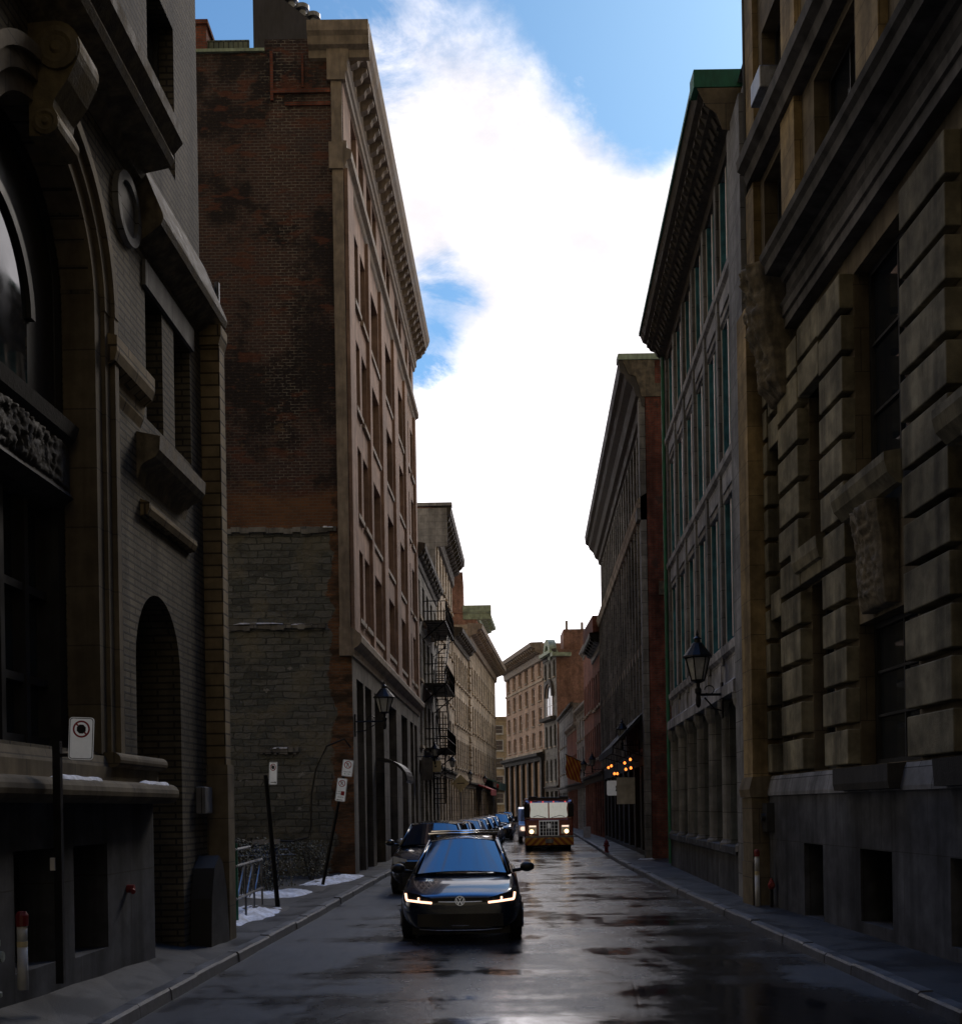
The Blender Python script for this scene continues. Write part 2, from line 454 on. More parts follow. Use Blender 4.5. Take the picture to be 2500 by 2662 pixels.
def sidewall():
    """party wall of the tall building: dark sooty brick above, rubble stone below, newer orange brick up its street edge"""
    m, t, b = newmat('party_wall')
    uv = t.new('ShaderNodeUVMap').outputs[0]
    pos = t.new('ShaderNodeNewGeometry').outputs['Position']
    x, y, z = t.xyz(pos)
    def br(c1, c2, mo, bw, bh, ms, vec):
        n = t.new('ShaderNodeTexBrick', {'Vector': vec, 'Color1': c1, 'Color2': c2, 'Mortar': mo, 'Scale': 1.0, 'Mortar Size': ms, 'Mortar Smooth': .3, 'Bias': -.1, 'Brick Width': bw, 'Row Height': bh})
        return n.outputs['Color'], n.outputs['Fac']
    nz = t.new('ShaderNodeTexNoise', {'Vector': pos, 'Scale': 1.6, 'Detail': 5}).outputs['Color']
    sub = t.new('ShaderNodeVectorMath', operation='SUBTRACT'); t.put(sub.inputs[0], nz); sub.inputs[1].default_value = (.5, .5, .5)
    ad = t.new('ShaderNodeVectorMath', operation='ADD'); t.put(ad.inputs[0], uv); t.put(ad.inputs[1], t.scale(sub.outputs[0], (.42, .15, 0)))
    ad2 = t.new('ShaderNodeVectorMath', operation='ADD'); t.put(ad2.inputs[0], uv); t.put(ad2.inputs[1], t.scale(sub.outputs[0], (.05, .035, 0)))
    cb, fb = br((.105, .06, .05), (.072, .047, .044), (.17, .15, .13), .23, .085, .011, ad2.outputs[0])
    co, fo = br((.27, .125, .06), (.20, .095, .05), (.19, .14, .10), .23, .085, .010, ad2.outputs[0])
    cr, fr = br((.21, .21, .19), (.115, .125, .115), (.085, .088, .08), .46, .19, .016, ad.outputs[0])
    # brick colour drifts between near-black and rusty patches
    n1 = t.noise(pos, .45, 6, .65); n2 = t.noise(t.scale(pos, (1, 1, 2.6)), 1.3, 5, .6)
    cb = t.mix(t.ramp(t.math('ADD', n1, t.ramp(z, 19, 12, 0, .07)), .49, .60, 0, .86), cb, (.024, .021, .022, 1))
    cb = t.mix(t.ramp(n2, .55, .64, 0, .65), cb, (.17, .065, .04, 1))
    cb = t.mix(t.ramp(t.noise(t.scale(pos, (1, 1, 3)), 7.0, 3, .7), .58, .66, 0, .45), cb, (.20, .13, .09, 1))
    cb = t.mix(t.ramp(t.noise(t.scale(pos, (1, 1, 3)), 5.0, 3, .7), .56, .64, 0, .55), cb, (.03, .026, .026, 1))
    cb = t.mix(t.math('MULTIPLY', t.ramp(t.noise(pos, 2.3, 5, .7), .6, .68, 0, .6), t.ramp(z, 14.5, 12.5)), cb, (.20, .13, .075, 1))
    cb = t.mix(t.ramp(n1, .30, .44, .45, 0), cb, (.05, .05, .06, 1))
    # efflorescence on the joints along a rising streak
    d = t.math('ABSOLUTE', t.math('SUBTRACT', x, t.math('ADD', -5.3, t.math('MULTIPLY', t.math('SUBTRACT', t.noise(t.scale(pos, (0, 0, 1)), .5, 3), .5), 1.6))))
    ef = t.math('MULTIPLY', t.ramp(d, .9, .1), t.math('MULTIPLY', fb, t.ramp(t.noise(pos, 6, 3), .45, .6)))
    cb = t.mix(t.math('MULTIPLY', ef, .7), cb, (.33, .30, .25, 1))
    # rubble stains
    cr = t.mix(t.ramp(n2, .5, .66, 0, .6), cr, (.085, .085, .075, 1))
    cr = t.mix(t.ramp(t.noise(pos, .9, 4), .52, .66, 0, .65), cr, (.24, .22, .165, 1))
    cr = t.mix(t.ramp(t.noise(pos, 1.9, 6, .7), .64, .67, 0, .85), cr, (.38, .38, .36, 1))
    wob = t.math('SUBTRACT', t.noise(pos, .8, 6, .6), .5)
    zl = t.math('ADD', z, t.math('MULTIPLY', wob, .35))
    m_orange = t.math('MULTIPLY', t.ramp(t.math('ADD', zl, t.math('MULTIPLY', t.math('SUBTRACT', n2, .5), 1.6)), 11.25, 10.75), t.ramp(n1, .36, .56, .95, .45))          # newer orange courses just above the stone
    xl = t.math('ADD', x, t.math('MULTIPLY', wob, 1.5))
    m_strip = t.math('MULTIPLY', t.ramp(xl, -4.22, -4.14), t.ramp(zl, 11.0, 10.9))
    m_stone = t.ramp(zl, 9.98, 9.94)
    col = t.mix(m_orange, cb, co)
    col = t.mix(m_stone, col, cr)
    col = t.mix(t.math('MULTIPLY', m_strip, .95), col, t.mix(t.ramp(n2, .4, .65), co, (.07, .045, .03, 1)))
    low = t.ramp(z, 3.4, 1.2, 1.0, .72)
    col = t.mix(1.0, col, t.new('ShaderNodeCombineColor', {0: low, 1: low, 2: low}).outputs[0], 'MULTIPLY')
    t.put(b.inputs['Base Color'], col)
    b.inputs['Roughness'].default_value = .9
    b.inputs['Specular IOR Level'].default_value = .25
    hb = t.math('SUBTRACT', t.math('MULTIPLY', t.noise(pos, 22, 4), .5), t.math('MULTIPLY', fb, .8))
    hr = t.math('SUBTRACT', t.math('MULTIPLY', t.noise(pos, 7, 5, .65), 1.6), fr)
    h = t.new('ShaderNodeMix', data_type='FLOAT'); t.put(h.inputs[0], m_stone); t.put(h.inputs[2], hb); t.put(h.inputs[3], t.math('MULTIPLY', hr, 2.2))
    t.put(b.inputs['Normal'], t.bump(h.outputs[0], .7, .03))
    return m
M['party'] = sidewall()

def roadmat():
    m, t, b = newmat('wet_asphalt')
    pos = t.new('ShaderNodeNewGeometry').outputs['Position']
    x, y, z = t.xyz(pos)
    fine = t.noise(pos, 90, 3, .6)
    agg = t.new('ShaderNodeTexVoronoi', {'Vector': pos, 'Scale': 130.0}).outputs['Distance']
    big = t.noise(t.scale(pos, (.55, .28, 1)), 1.0, 5, .6, .4)
    cross = t.noise(t.scale(pos, (.10, 1.0, 1)), .9, 4, .6)          # transverse patches and cuts
    ruts = t.noise(t.scale(pos, (1.1, .03, 1)), 1.0, 3)
    wet = t.math('ADD', t.math('MULTIPLY', big, .55), t.math('ADD', t.math('MULTIPLY', cross, .46), t.math('MULTIPLY', ruts, .22)))
    # the right lane and the middle hold the water; the left kerb strip is only damp
    wet = t.math('ADD', wet, t.ramp(x, -2.6, .4, -.17, .035))
    wet = t.math('ADD', wet, t.math('MULTIPLY', t.math('SUBTRACT', t.noise(t.scale(pos, (1.3, .8, 1)), 2.2, 5, .7), .5), .16))
    wet = t.math('SUBTRACT', wet, t.ramp(x, 2.9, 4.0, 0, .10))
    w = t.ramp(wet, .46, .66)
    puddle = t.ramp(wet, .58, .72)
    base = t.mix(w, (.030, .030, .033, 1), (.014, .014, .016, 1))
    base = t.mix(t.ramp(cross, .60, .62, 0, .55), base, (.012, .012, .013, 1))
    base = t.mix(t.ramp(agg, .0, .35, .35, 0), base, (.075, .075, .075, 1))
    # cracks
    vor = t.new('ShaderNodeTexVoronoi', {'Vector': t.scale(pos, (.55, .35, 1)), 'Scale': 1.0}, feature='DISTANCE_TO_EDGE')
    ck = t.ramp(t.math('ADD', vor.outputs['Distance'], t.math('MULTIPLY', t.math('SUBTRACT', t.noise(pos, 5, 4), .5), .03)), .004, .012, 1, 0)
    base = t.mix(t.math('MULTIPLY', ck, .6), base, (.006, .006, .006, 1))
    t.put(b.inputs['Base Color'], base)
    r = t.ramp(wet, .45, .57, .52, .25)
    r = t.math('ADD', r, t.math('MULTIPLY', t.math('SUBTRACT', t.noise(t.scale(pos, (1, .5, 1)), 4, 4), .5), .22))
    r = t.math('SUBTRACT', r, t.math('MULTIPLY', puddle, .13))
    t.put(b.inputs['Roughness'], t.math('MAXIMUM', r, .09))
    b.inputs['Specular IOR Level'].default_value = .8
    h = t.math('ADD', t.math('MULTIPLY', fine, .6), agg)
    h = t.math('MULTIPLY', h, t.math('SUBTRACT', 1.0, t.math('MULTIPLY', puddle, .95)))
    h = t.math('SUBTRACT', h, t.math('MULTIPLY', ck, .3))
    n1 = t.bump(h, .34, .006)
    n2 = t.bump(t.noise(t.scale(pos, (.8, .5, 1)), 2.0, 3), .07, .10, n1)
    t.put(b.inputs['Normal'], n2)
    return m
M['road'] = roadmat()
def pavemat():
    m, t, b = newmat('damp_concrete_pavement')
    pos = t.new('ShaderNodeNewGeometry').outputs['Position']
    x, y, z = t.xyz(pos)
    big = t.noise(pos, .9, 5, .62)
    joint = t.ramp(t.math('ABSOLUTE', t.math('SUBTRACT', t.math('FRACT', t.math('DIVIDE', y, 1.5)), .5)), .006, .011, 1, 0)
    base = t.mix(t.ramp(big, .35, .65), (.019, .019, .021, 1), (.040, .040, .041, 1))
    base = t.mix(t.ramp(t.noise(pos, 35, 3), .5, .7, 0, .5), base, (.03, .03, .03, 1))
    base = t.mix(t.math('MULTIPLY', joint, .7), base, (.02, .02, .02, 1))
    t.put(b.inputs['Base Color'], base)
    t.put(b.inputs['Roughness'], t.ramp(big, .35, .65, .38, .75))
    h = t.math('SUBTRACT', t.noise(pos, 60, 4), joint)
    t.put(b.inputs['Normal'], t.bump(h, .3, .008))
    return m
M['pave'] = pavemat()
M['kerb'] = plain('granite_kerb', (.11, .108, .108), .5, var=.4, vs=3.0, bump=.5)
M['lot'] = plain('dirt_lot', (.035, .034, .033), .8, var=.5, vs=1.2, bump=.8)
# ------------------------------------------------------------------ camera, sky, sun
cam_d = bpy.data.cameras.new('camera'); cam = bpy.data.objects.new('camera', cam_d); COL.objects.link(cam)
S.camera = cam
W_PX, H_PX = 2500.0, 2662.0
cam_d.sensor_fit = 'VERTICAL'; cam_d.sensor_height = 36.0
cam_d.lens = 36.0 * 3000.0 / H_PX
cam_d.shift_y = (2100.0 - H_PX / 2) / H_PX
cam_d.clip_end = 2000
cam.location = (0, 0, 1.95)
cam.rotation_euler = (PI / 2, 0.0165, 0)
S.view_settings.view_transform = 'Standard'; S.view_settings.look = 'None'
S.view_settings.exposure = 0; S.view_settings.gamma = 1

SUN_EL, SUN_AZ = math.radians(38), math.radians(24)     # azimuth measured from +Y towards +X
w = bpy.data.worlds.new('World'); S.world = w; w.use_nodes = True
t = NT(w.node_tree); t.n.clear()
sky = t.new('ShaderNodeTexSky', sky_type='NISHITA'); sky.sun_disc = False
sky.sun_elevation = SUN_EL; sky.sun_rotation = SUN_AZ
sky.air_density = 1.0; sky.dust_density = .4; sky.ozone_density = 2.0
dirv = t.new('ShaderNodeTexCoord').outputs['Generated']
nv = t.new('ShaderNodeVectorMath', operation='NORMALIZE'); t.put(nv.inputs[0], dirv); dv = nv.outputs[0]
dx, dy, dz = t.xyz(dv)
n1 = t.noise(t.scale(dv, (1, 1, 1.35)), 3.4, 10, .66, .35)
n2 = t.noise(t.scale(dv, (1, 1, 1.5)), 9.0, 6, .6)
hole = None
for (c, r, wgt) in (((-.225, 1, .68), .19, .62), ((.215, 1, .70), .145, .62), ((.10, 1, .74), .13, .34), ((.15, 1, .63), .09, .26),
                    ((-.028, 1, .44), .068, .56), ((-.042, 1, .38), .065, .46), ((-.048, 1, .31), .06, .42),
                    ((-.08, 1, .74), .12, .26), ((0, .35, 1), .75, .62), ((0, -.3, 1), .6, .35)):
    u = V(c).normalized()
    ds = t.new('ShaderNodeVectorMath', operation='DISTANCE'); t.put(ds.inputs[0], dv); ds.inputs[1].default_value = u
    g = t.ramp(ds.outputs['Value'], r, 0, 0, wgt)
    hole = g if hole is None else t.math('ADD', hole, g)
cov = t.math('ADD', t.math('MULTIPLY', n1, .92), t.math('MULTIPLY', n2, .34))
hole = t.math('MULTIPLY', hole, t.ramp(t.noise(t.scale(dv, (1, 1, 1.6)), 6.5, 7, .68, .6), .34, .62, 1.3, .62))
cov = t.math('SUBTRACT', t.math('ADD', cov, .08), hole)
cloud = t.ramp(cov, .26, .64)
ahead = t.ramp(dy, -.25, .75)
high = t.ramp(dz, .62, .95)
body = t.ramp(n2, .35, .65, .82, 1.12)
bright = t.math('MULTIPLY', t.math('ADD', t.math('ADD', .37, t.math('MULTIPLY', ahead, .85)), t.math('MULTIPLY', t.math('MULTIPLY', t.ramp(dy, .6, .9), t.ramp(dz, .44, .24)), .8)), body)
bright = t.math('MULTIPLY', bright, t.math('SUBTRACT', 1.0, t.math('MULTIPLY', high, .62)))
ccol = t.mix(ahead, (1.0, .80, .52, 1), (1.0, .955, .985, 1))
cbg = t.new('ShaderNodeBackground', {'Color': ccol, 'Strength': bright})
skyc = t.mix(1.0, sky.outputs[0], t.mix(t.ramp(dz, .58, .8), (.66, 1.0, 1.18, 1), (.42, .95, 1.5, 1)), 'MULTIPLY')
sbg = t.new('ShaderNodeBackground', {'Color': skyc, 'Strength': t.ramp(dz, .58, .9, .11, .32)})
ms = t.new('ShaderNodeMixShader', {0: cloud, 1: sbg.outputs[0], 2: cbg.outputs[0]})
t.new('ShaderNodeOutputWorld', {'Surface': ms.outputs[0]})

sd = bpy.data.lights.new('sun', 'SUN'); sd.energy = 1.1; sd.angle = math.radians(16); sd.color = (1.0, .90, .80)
sun = bpy.data.objects.new('sun', sd); COL.objects.link(sun)
sdir = V((math.sin(SUN_AZ) * math.cos(SUN_EL), math.cos(SUN_AZ) * math.cos(SUN_EL), math.sin(SUN_EL)))
sun.rotation_euler = (-sdir).to_track_quat('-Z', 'Y').to_euler()
sun.location = (30, 40, 60)

# ------------------------------------------------------------------ ground, road, pavements, kerbs
g = MB(); g.quad((-700, -300, -.03), (700, -300, -.03), (700, 900, -.03), (-700, 900, -.03))
o = g.obj('ground', M['lot']); tag(o, kind='structure')

LK = [(-40, -3.85), (0, -3.42), (11, -3.27), (17, -3.12), (21, -2.98), (27, -2.88), (33, -2.75), (54, -2.0), (81, -.9), (122, 2.4), (160, 5)]
RK = [(-40, 4.2), (0, 4.12), (13.6, 4.12), (19.5, 4.16), (25.5, 4.22), (39, 4.58), (64, 5.7), (80, 6.35), (125, 7.3), (160, 7.9)]
def lerp(tb, y):
    for (a, u), (b, v) in zip(tb, tb[1:]):
        if a <= y <= b: return u + (v - u) * (y - a) / (b - a)
    return tb[-1][1]
def ys(a, b, st):
    n = max(1, int(round((b - a) / st))); return [a + (b - a) * i / n for i in range(n + 1)]
road = MB()
Y = ys(-40, 160, 2.0)
for a, b in zip(Y, Y[1:]):
    road.quad((lerp(LK, a), a, 0), (lerp(RK, a), a, 0), (lerp(RK, b), b, 0), (lerp(LK, b), b, 0))
o = road.obj('road', M['road']); tag(o, kind='structure')
far = MB(); far.quad((-60, 160, -.005), (60, 160, -.005), (60, 230, -.005), (-60, 230, -.005))
o = far.obj('cross_street', M['road']); tag(o, kind='structure')

LWZ = [(-40, .6), (5, .56), (10, .50), (13.7, .36), (17, .16), (19, .13), (160, .13)]   # pavement height at the house line, left
rnd = random.Random(3)
def kerbline(TB, side, name):
    mb = MB(); Yk = ys(-40, 160, 1.0)
    for a, b in zip(Yk, Yk[1:]):
        j = rnd.uniform(-.012, .012); jz = rnd.uniform(-.012, .012); e = .008
        xa, xb = lerp(TB, a) + j, lerp(TB, b) + j
        P = []
        for x, y in ((xa, a + e), (xb, b - e)):
            for dxx, zz in ((0, -.02), (.012 * side, .105 + jz), (.035 * side, .13 + jz), (.16 * side, .135 + jz), (.16 * side, -.02)):
                P.append((x + dxx, y, zz))
        mb.add(P, [(i, i + 1, i + 6, i + 5) for i in range(4)] + [(0, 1, 2, 3, 4), (5, 6, 7, 8, 9)])
    o = mb.obj(name, M['kerb']); tag(o, kind='structure')
kerbline(LK, -1, 'kerb_left'); kerbline(RK, 1, 'kerb_right')
lp = MB(); rp = MB(); Yp = ys(-40, 160, 1.5)
for a, b in zip(Yp, Yp[1:]):
    pa, pb = lerp(LK, a) - .155, lerp(LK, b) - .155
    lp.quad((pa, a, .128), (pb, b, .128), (pb - 1.0, b, lerp(LWZ, b)), (pa - 1.0, a, lerp(LWZ, a)))
    lp.quad((pa - 1.0, a, lerp(LWZ, a)), (pb - 1.0, b, lerp(LWZ, b)), (pb - 3.2, b, lerp(LWZ, b) + .01), (pa - 3.2, a, lerp(LWZ, a) + .01))
    qa, qb = lerp(RK, a) + .155, lerp(RK, b) + .155
    rp.quad((qa, a, .128), (qb, b, .128), (qb + 2.6, b, .15), (qa + 2.6, a, .15))
o = lp.obj('pavement_left', M['pave']); tag(o, kind='structure')
o = rp.obj('pavement_right', M['pave']); tag(o, kind='structure')
lot = MB()
rl = random.Random(5)
gx = [-18 + i * .5 for i in range(30)]; gy = [17.2 + i * .5 for i in range(31)]
def lz(x, y): return .16 + .05 * math.sin(x * 1.7 + y) + .04 * math.sin(y * 2.3 - x)
H = {(i, j): (gx[i], gy[j], lz(gx[i], gy[j]) + rl.uniform(-.02, .02) if gx[i] < -3.9 else .10) for i in range(30) for j in range(31)}
for i in range(29):
    for j in range(30):
        lot.quad(H[i, j], H[i + 1, j], H[i + 1, j + 1], H[i, j + 1])
o = lot.obj('vacant_lot', M['lot'], smooth=True); tag(o, kind='structure')
# ------------------------------------------------------------------ windows (shared meshes)
WC = {}; wrand = random.Random(77)
def window(F, parent, s0, s1, z0, z1, n, cols=2, rows=2, fw=.07, fm='frame', gm='glass', sill=None, sillm='cornice', arch=False, bar=.04, label=None):
    """a window is a frame with its glazing bars; the pane and the sill are its sub-parts"""
    w, h = s1 - s0, z1 - z0
    key = (tuple(F.ds), tuple(F.dn), round(w, 3), round(h, 3), cols, rows, fw, fm, gm, sill, sillm, arch, bar)
    if key not in WC:
        L = F.free(); mb = MB()
        if arch:
            r = w / 2
            mb.ring(L, r, h - r, r - fw, r, 0, .07)
            mb.box(L, 0, fw, 0, h - r, 0, .07); mb.box(L, w - fw, w, 0, h - r, 0, .07); mb.box(L, fw, w - fw, 0, fw, 0, .07)
            top = h - r
        else:
            mb.box(L, 0, fw, 0, h, 0, .07); mb.box(L, w - fw, w, 0, h, 0, .07)
            mb.box(L, fw, w - fw, 0, fw, 0, .07); mb.box(L, fw, w - fw, h - fw, h, 0, .07); top = h - fw
        for i in range(1, cols):
            c = fw + (w - 2 * fw) * i / cols; mb.box(L, c - bar / 2, c + bar / 2, fw, top, .005, .055)
        for j in range(1, rows):
            c = fw + (top - fw) * j / rows; mb.box(L, fw, w - fw, c - bar / 2, c + bar / 2, .008, .06)
        me = mb.mesh('window', M[fm])
        pb = MB()
        if arch:
            r = w / 2
            poly = [(w, 0), (w, h - r)] + [(r + r * math.cos(PI * i / 14), h - r + r * math.sin(PI * i / 14)) for i in range(1, 14)] + [(0, h - r), (0, 0)]
            pb.quad(*[L.p(s, z, .02) for s, z in poly])
        else:
            pb.quad(L.p(0, 0, .02), L.p(w, 0, .02), L.p(w, h, .02), L.p(0, h, .02))
        pm = pb.mesh('pane', M[gm])
        sm = None
        if sill:
            sb = MB(); sb.box(L, -.06, w + .06, -sill[1], -.004, 0, sill[0]); sm = sb.mesh('sill', M[sillm])
        WC[key] = (me, pm, sm)
    me, pm, sm = WC[key]
    if gm == 'glass':
        v = wrand.choice(('glass', 'glass', 'glass_b', 'glass_c'))
        if v != 'glass':
            if (key, v) not in WC:
                q = pm.copy(); q.materials.clear(); q.materials.append(M[v]); WC[(key, v)] = q
            pm = WC[(key, v)]
    o = bpy.data.objects.new('window', me); COL.objects.link(o); attach(o, parent); o.location = F.p(s0, z0, n)
    if label: o['label'] = label
    for nm, d in (('pane', pm), ('sill', sm)):
        if d:
            c = bpy.data.objects.new(nm, d); COL.objects.link(c); c.parent = o
    return o

# ------------------------------------------------------------------ LEFT 1: dark arched stone and roman-brick building
A = left(-4.4, .033)
b1 = thing('stone_building', 'dark brick and stone building with a tall arch and scroll keystone, nearest on the left', 'building', A.p(12, 0))
mb = MB()
W1 = [(13.89, 14.55, 6.7, 8.27), (15.04, 15.78, 6.7, 8.27)]
UP = [(14.14, 15.25, 10.3, 12.3), (11.6, 12.9, 10.5, 12.6), (14.3, 15.3, 13.2, 15.4), (11.6, 12.9, 13.6, 15.8)]
BIG = (9.6, 12.1, 2.6, 8.55, 'arch', .31)
DOOR = (13.35, 15.1, .1, 4.62, 'arch', .75)
mb.wall(A, -8, 13.3, 2.0, 9.35, [BIG], d=.34); mb.wall(A, 13.3, 16.6, 0, 9.35, [DOOR] + W1, d=.34)
mb.wall(A, -8, 16.36, 9.35, 21, UP, d=.3)
mb.shell(A, -8, 16.6, 0, 9.35, 12); mb.shell(A, -8, 16.36, 9.35, 21, 12)
mb.obj('wall', M['roman'], b1)
# moulded arch surround, jamb roll and impost
mb = MB()
mb.ring(A, 10.85, 7.3, 1.245, 1.42, -.30, .04, 0, 180, 32); mb.ring(A, 10.85, 7.3, 1.42, 1.58, 0, .09, 0, 180, 32); mb.ring(A, 10.85, 7.3, 1.58, 1.70, 0, .14, 0, 180, 32)
for sg in (1, -1):
    c = 10.85
    def jb(a, b, n0, n1):
        s0, s1 = sorted((c + sg * a, c + sg * b)); mb.box(A, s0, s1, 2.58, 7.3, n0, n1)
    jb(1.245, 1.42, -.30, .04); jb(1.43, 1.565, 0, .08); jb(1.585, 1.70, 0, .13)
o = mb.obj('arch_surround', M['lime'], b1)
mb = MB()
prof = [(0, 9.24)] + [(.25 + .23 * math.cos(a), 9.02 + .24 * math.sin(a)) for a in [1.6 - i * .3 for i in range(8)]] + [(.36, 8.72), (.29, 8.62), (.235, 8.54), (.22, 8.47)] + [(.15 + .13 * math.cos(a), 8.33 + .13 * math.sin(a)) for a in [.7 - i * .4 for i in range(7)]] + [(0, 8.2)]
mb.prism(A, prof, 10.62, 11.1)
for (n_, z_, r_) in ((.27, 9.0, .2), (.16, 8.32, .12)):
    P = []
    for k, (rr, q) in enumerate(((r_, 0), (r_, .03), (r_ * .72, .045), (r_ * .55, .03), (r_ * .32, .03), (r_ * .2, .05))):
        for i in range(16):
            a = 2 * PI * i / 16; P.append(A.p(10.62 - q, z_ + rr * math.sin(a), n_ + rr * math.cos(a)))
    mb.add(P, [(k * 16 + i, k * 16 + (i + 1) % 16, k * 16 + 16 + (i + 1) % 16, k * 16 + 16 + i) for k in range(5) for i in range(16)] + [list(range(80, 96))])
mb.obj('keystone', M['yellowstone'], b1)
# great arched window with a carved transom
mb = MB()
for s in (9.7, 10.3, 10.85, 11.4): mb.box(A, s - .045, s + .045, 2.62, 5.1, -.56, -.42)
for z in (3.3, 4.2, 2.7): mb.box(A, 9.6, 12.0, z - .04, z + .04, -.555, -.44)
mb.box(A, 11.93, 12.1, 2.62, 7.3, -.58, -.315); mb.ring(A, 10.85, 7.3, 1.08, 1.25, -.58, -.315, 0, 180, 28)
wo = mb.obj('window', M['frame'], b1, label='tall arched window')
mb = MB()
poly = [(9.6, 2.6), (12.1, 2.6), (12.1, 7.3)] + [(10.85 + 1.25 * math.cos(PI * i / 16), 7.3 + 1.25 * math.sin(PI * i / 16)) for i in range(1, 16)] + [(9.6, 7.3)]
mb.quad(*[A.p(s, z, -.55) for s, z in [(9.6, 2.6), (12.1, 2.6), (12.1, 5.6), (9.6, 5.6)]]); mb.obj('pane', M['glassblue'], wo)
mb = MB(); mb.quad(*[A.p(s, z, -.33) for s, z in poly if z > 3] + [A.p(9.6, 6.0, -.33), A.p(12.1, 6.0, -.33)]) if False else mb.quad(*[A.p(s, max(z, 5.9), -.33) for s, z in poly]); mb.ring(A, 10.3, 6.8, .95, 1.05, -.33, -.27, 0, 180, 24); mb.obj('tympanum', M['black'], wo)
mb = MB(); mb.quad(*([A.p(9.36, 5.95, -.315), A.p(11.24, 5.95, -.315)] + [A.p(10.3 + .945 * math.cos(PI * i / 20), 6.8 + .945 * math.sin(PI * i / 20), -.315) for i in range(21)])); mb.obj('pane', M['mirrorglass'], wo)
mb = MB()
mb.prism(A, [(-.54, 5.1), (-.3, 5.12), (-.16, 5.22), (-.2, 5.28), (-.2, 5.75), (-.13, 5.82), (-.09, 5.95), (-.2, 6.02), (-.54, 6.1)], 9.62, 11.97)
tr_ = mb.obj('transom', M['darkstone'], wo)
relief(A, 9.66, 11.95, 5.3, 5.74, [(0, 0), (1, 0)], .055, 6, b1, 9.0, -.2, 'darkstone', 'carved_frieze', 90, 18)

# base, basement windows, rounded ledge and plinths
mb = MB()
BW = [(9.9, 10.82, .58, 1.64), (11.23, 12.15, .55, 1.64), (8.3, 9.2, .6, 1.64)]
mb.wall(A, -8, 13.7, 0, 2.08, BW, d=.42, n=.06)
mb.quad(A.p(13.7, 0, .06), A.p(13.7, 2.08, .06), A.p(13.7, 2.08, -.8), A.p(13.7, 0, -.8))
mb.box(A, -8, 13.72, .0, .78, .055, .085) if False else None
mb.obj('base', M['granite'], b1)
for (a, b, c, d) in BW:
    o = window(A, b1, a, b, c, d, -.36, 2, 1, .06)
mb = MB()
def torus_prof(z0, z1, n0, n1, k=8):
    zc, r = (z0 + z1) / 2, (z1 - z0) / 2
    return [(n0, z0)] + [(n1 - r + r * math.cos(-PI / 2 + PI * i / k), zc + r * math.sin(-PI / 2 + PI * i / k)) for i in range(k + 1)] + [(n0, z1)]
mb.prism(A, torus_prof(2.06, 2.29, -.5, .34), -25, 13.82)
mb.prism(A, [(-.4, 2.29), (.13, 2.291), (.13, 2.44), (-.4, 2.44)], -25, 13.7)
mb.prism(A, torus_prof(2.44, 2.6, -.4, .22), 12.15, 13.78)
mb.prism(A, [(-.3, 2.44), (.1, 2.441), (.06, 2.56), (-.3, 2.6)], -25, 12.15)
mb.obj('ledge', M['lime'], b1, bevel=0)
# hoods, lintel, balcony panel, string courses, roundel
mb = MB(); mb.prism(A, [(0, 6.5), (.04, 6.6), (.06, 6.75), (.15, 6.82), (.18, 6.92), (.18, 7.08), (0, 7.12)], 12.36, 13.65); mb.obj('hood', M['quoin'], b1)
mb = MB(); mb.prism(A, [(0, 5.85), (.04, 6.0), (.08, 6.05), (.22, 6.12), (.27, 6.2), (.28, 6.36), (0, 6.42)], 13.49, 15.45); mb.obj('hood', M['carve'], b1)
mb = MB(); mb.prism(A, [(0, 5.46), (.08, 5.48), (.11, 5.55), (.11, 5.62), (0, 5.66)], 13.6, 15.62); mb.obj('sill', M['quoin'], b1)
mb = MB(); mb.box(A, 13.8, 15.86, 8.275, 8.58, 0, .045); mb.obj('lintel', M['ashlar'], b1)
mb = MB(); mb.disc(A, 13.2, 8.86, .30, 0, .03); mb.ring(A, 13.2, 8.86, .30, .40, 0, .07, 0, 360, 28); mb.obj('roundel', M['ashlar'], b1)
mb = MB(); mb.prism(A, [(0, 9.36), (.08, 9.42), (.12, 9.52), (.42, 9.58), (.46, 9.66), (.44, 9.72), (.56, 9.86), (.57, 10.0), (.5, 10.05), (0, 10.2)], -25, 13.65); mb.obj('cornice', M['carve'], b1)
mb = MB(); mb.prism(A, [(0, 8.72), (.1, 8.78), (.28, 8.92), (.31, 9.0), (.3, 9.06), (0, 9.8)], 13.66, 16.66); mb.obj('string_course', M['carve'], b1)
mb = MB(); mb.box(A, 16.32, 16.6, 0, 8.55, -.02, .27); mb.prism(A, [(0, 8.55), (.27, 8.55), (.31, 8.7), (.31, 8.82), (0, 8.9)], 16.28, 16.63); mb.obj('pilaster', M['quoin'], b1)
mb = MB(); mb.box(A, 16.29, 16.64, 0, 2.62, -.02, .30); mb.obj('pilaster_base', M['lime'], b1)
for (a, b, c, d) in W1: window(A, b1, a, b, c, d, -.30, 1, 2, .06)
for (a, b, c, d) in UP: window(A, b1, a, b, c, d, -.26, 2, 2, .07)
mb = MB(); mb.box(A, 13.3, 15.15, .1, 3.8, -.78, -.7); mb.box(A, 14.2, 14.25, .1, 3.0, -.7, -.66); mb.box(A, 13.35, 15.1, 3.0, 3.12, -.7, -.64)
mb.disc(A, 14.22, 3.74, .88, -.78, -.71)
do = mb.obj('door', M['wood'], b1)
mb = MB(); mb.cyl(A.p(14.12, 1.3, -.69), A.p(14.12, 1.3, -.62), .03); mb.obj('handle', M['steel'], do)
mb = MB(); mb.face_prism(A, [(15.3, .1), (16.27, .1), (16.12, .9), (15.95, 1.25), (15.75, 1.36), (15.5, 1.2), (15.35, .8)], .02, .3); mb.obj('stair_wall', M['black'], b1)
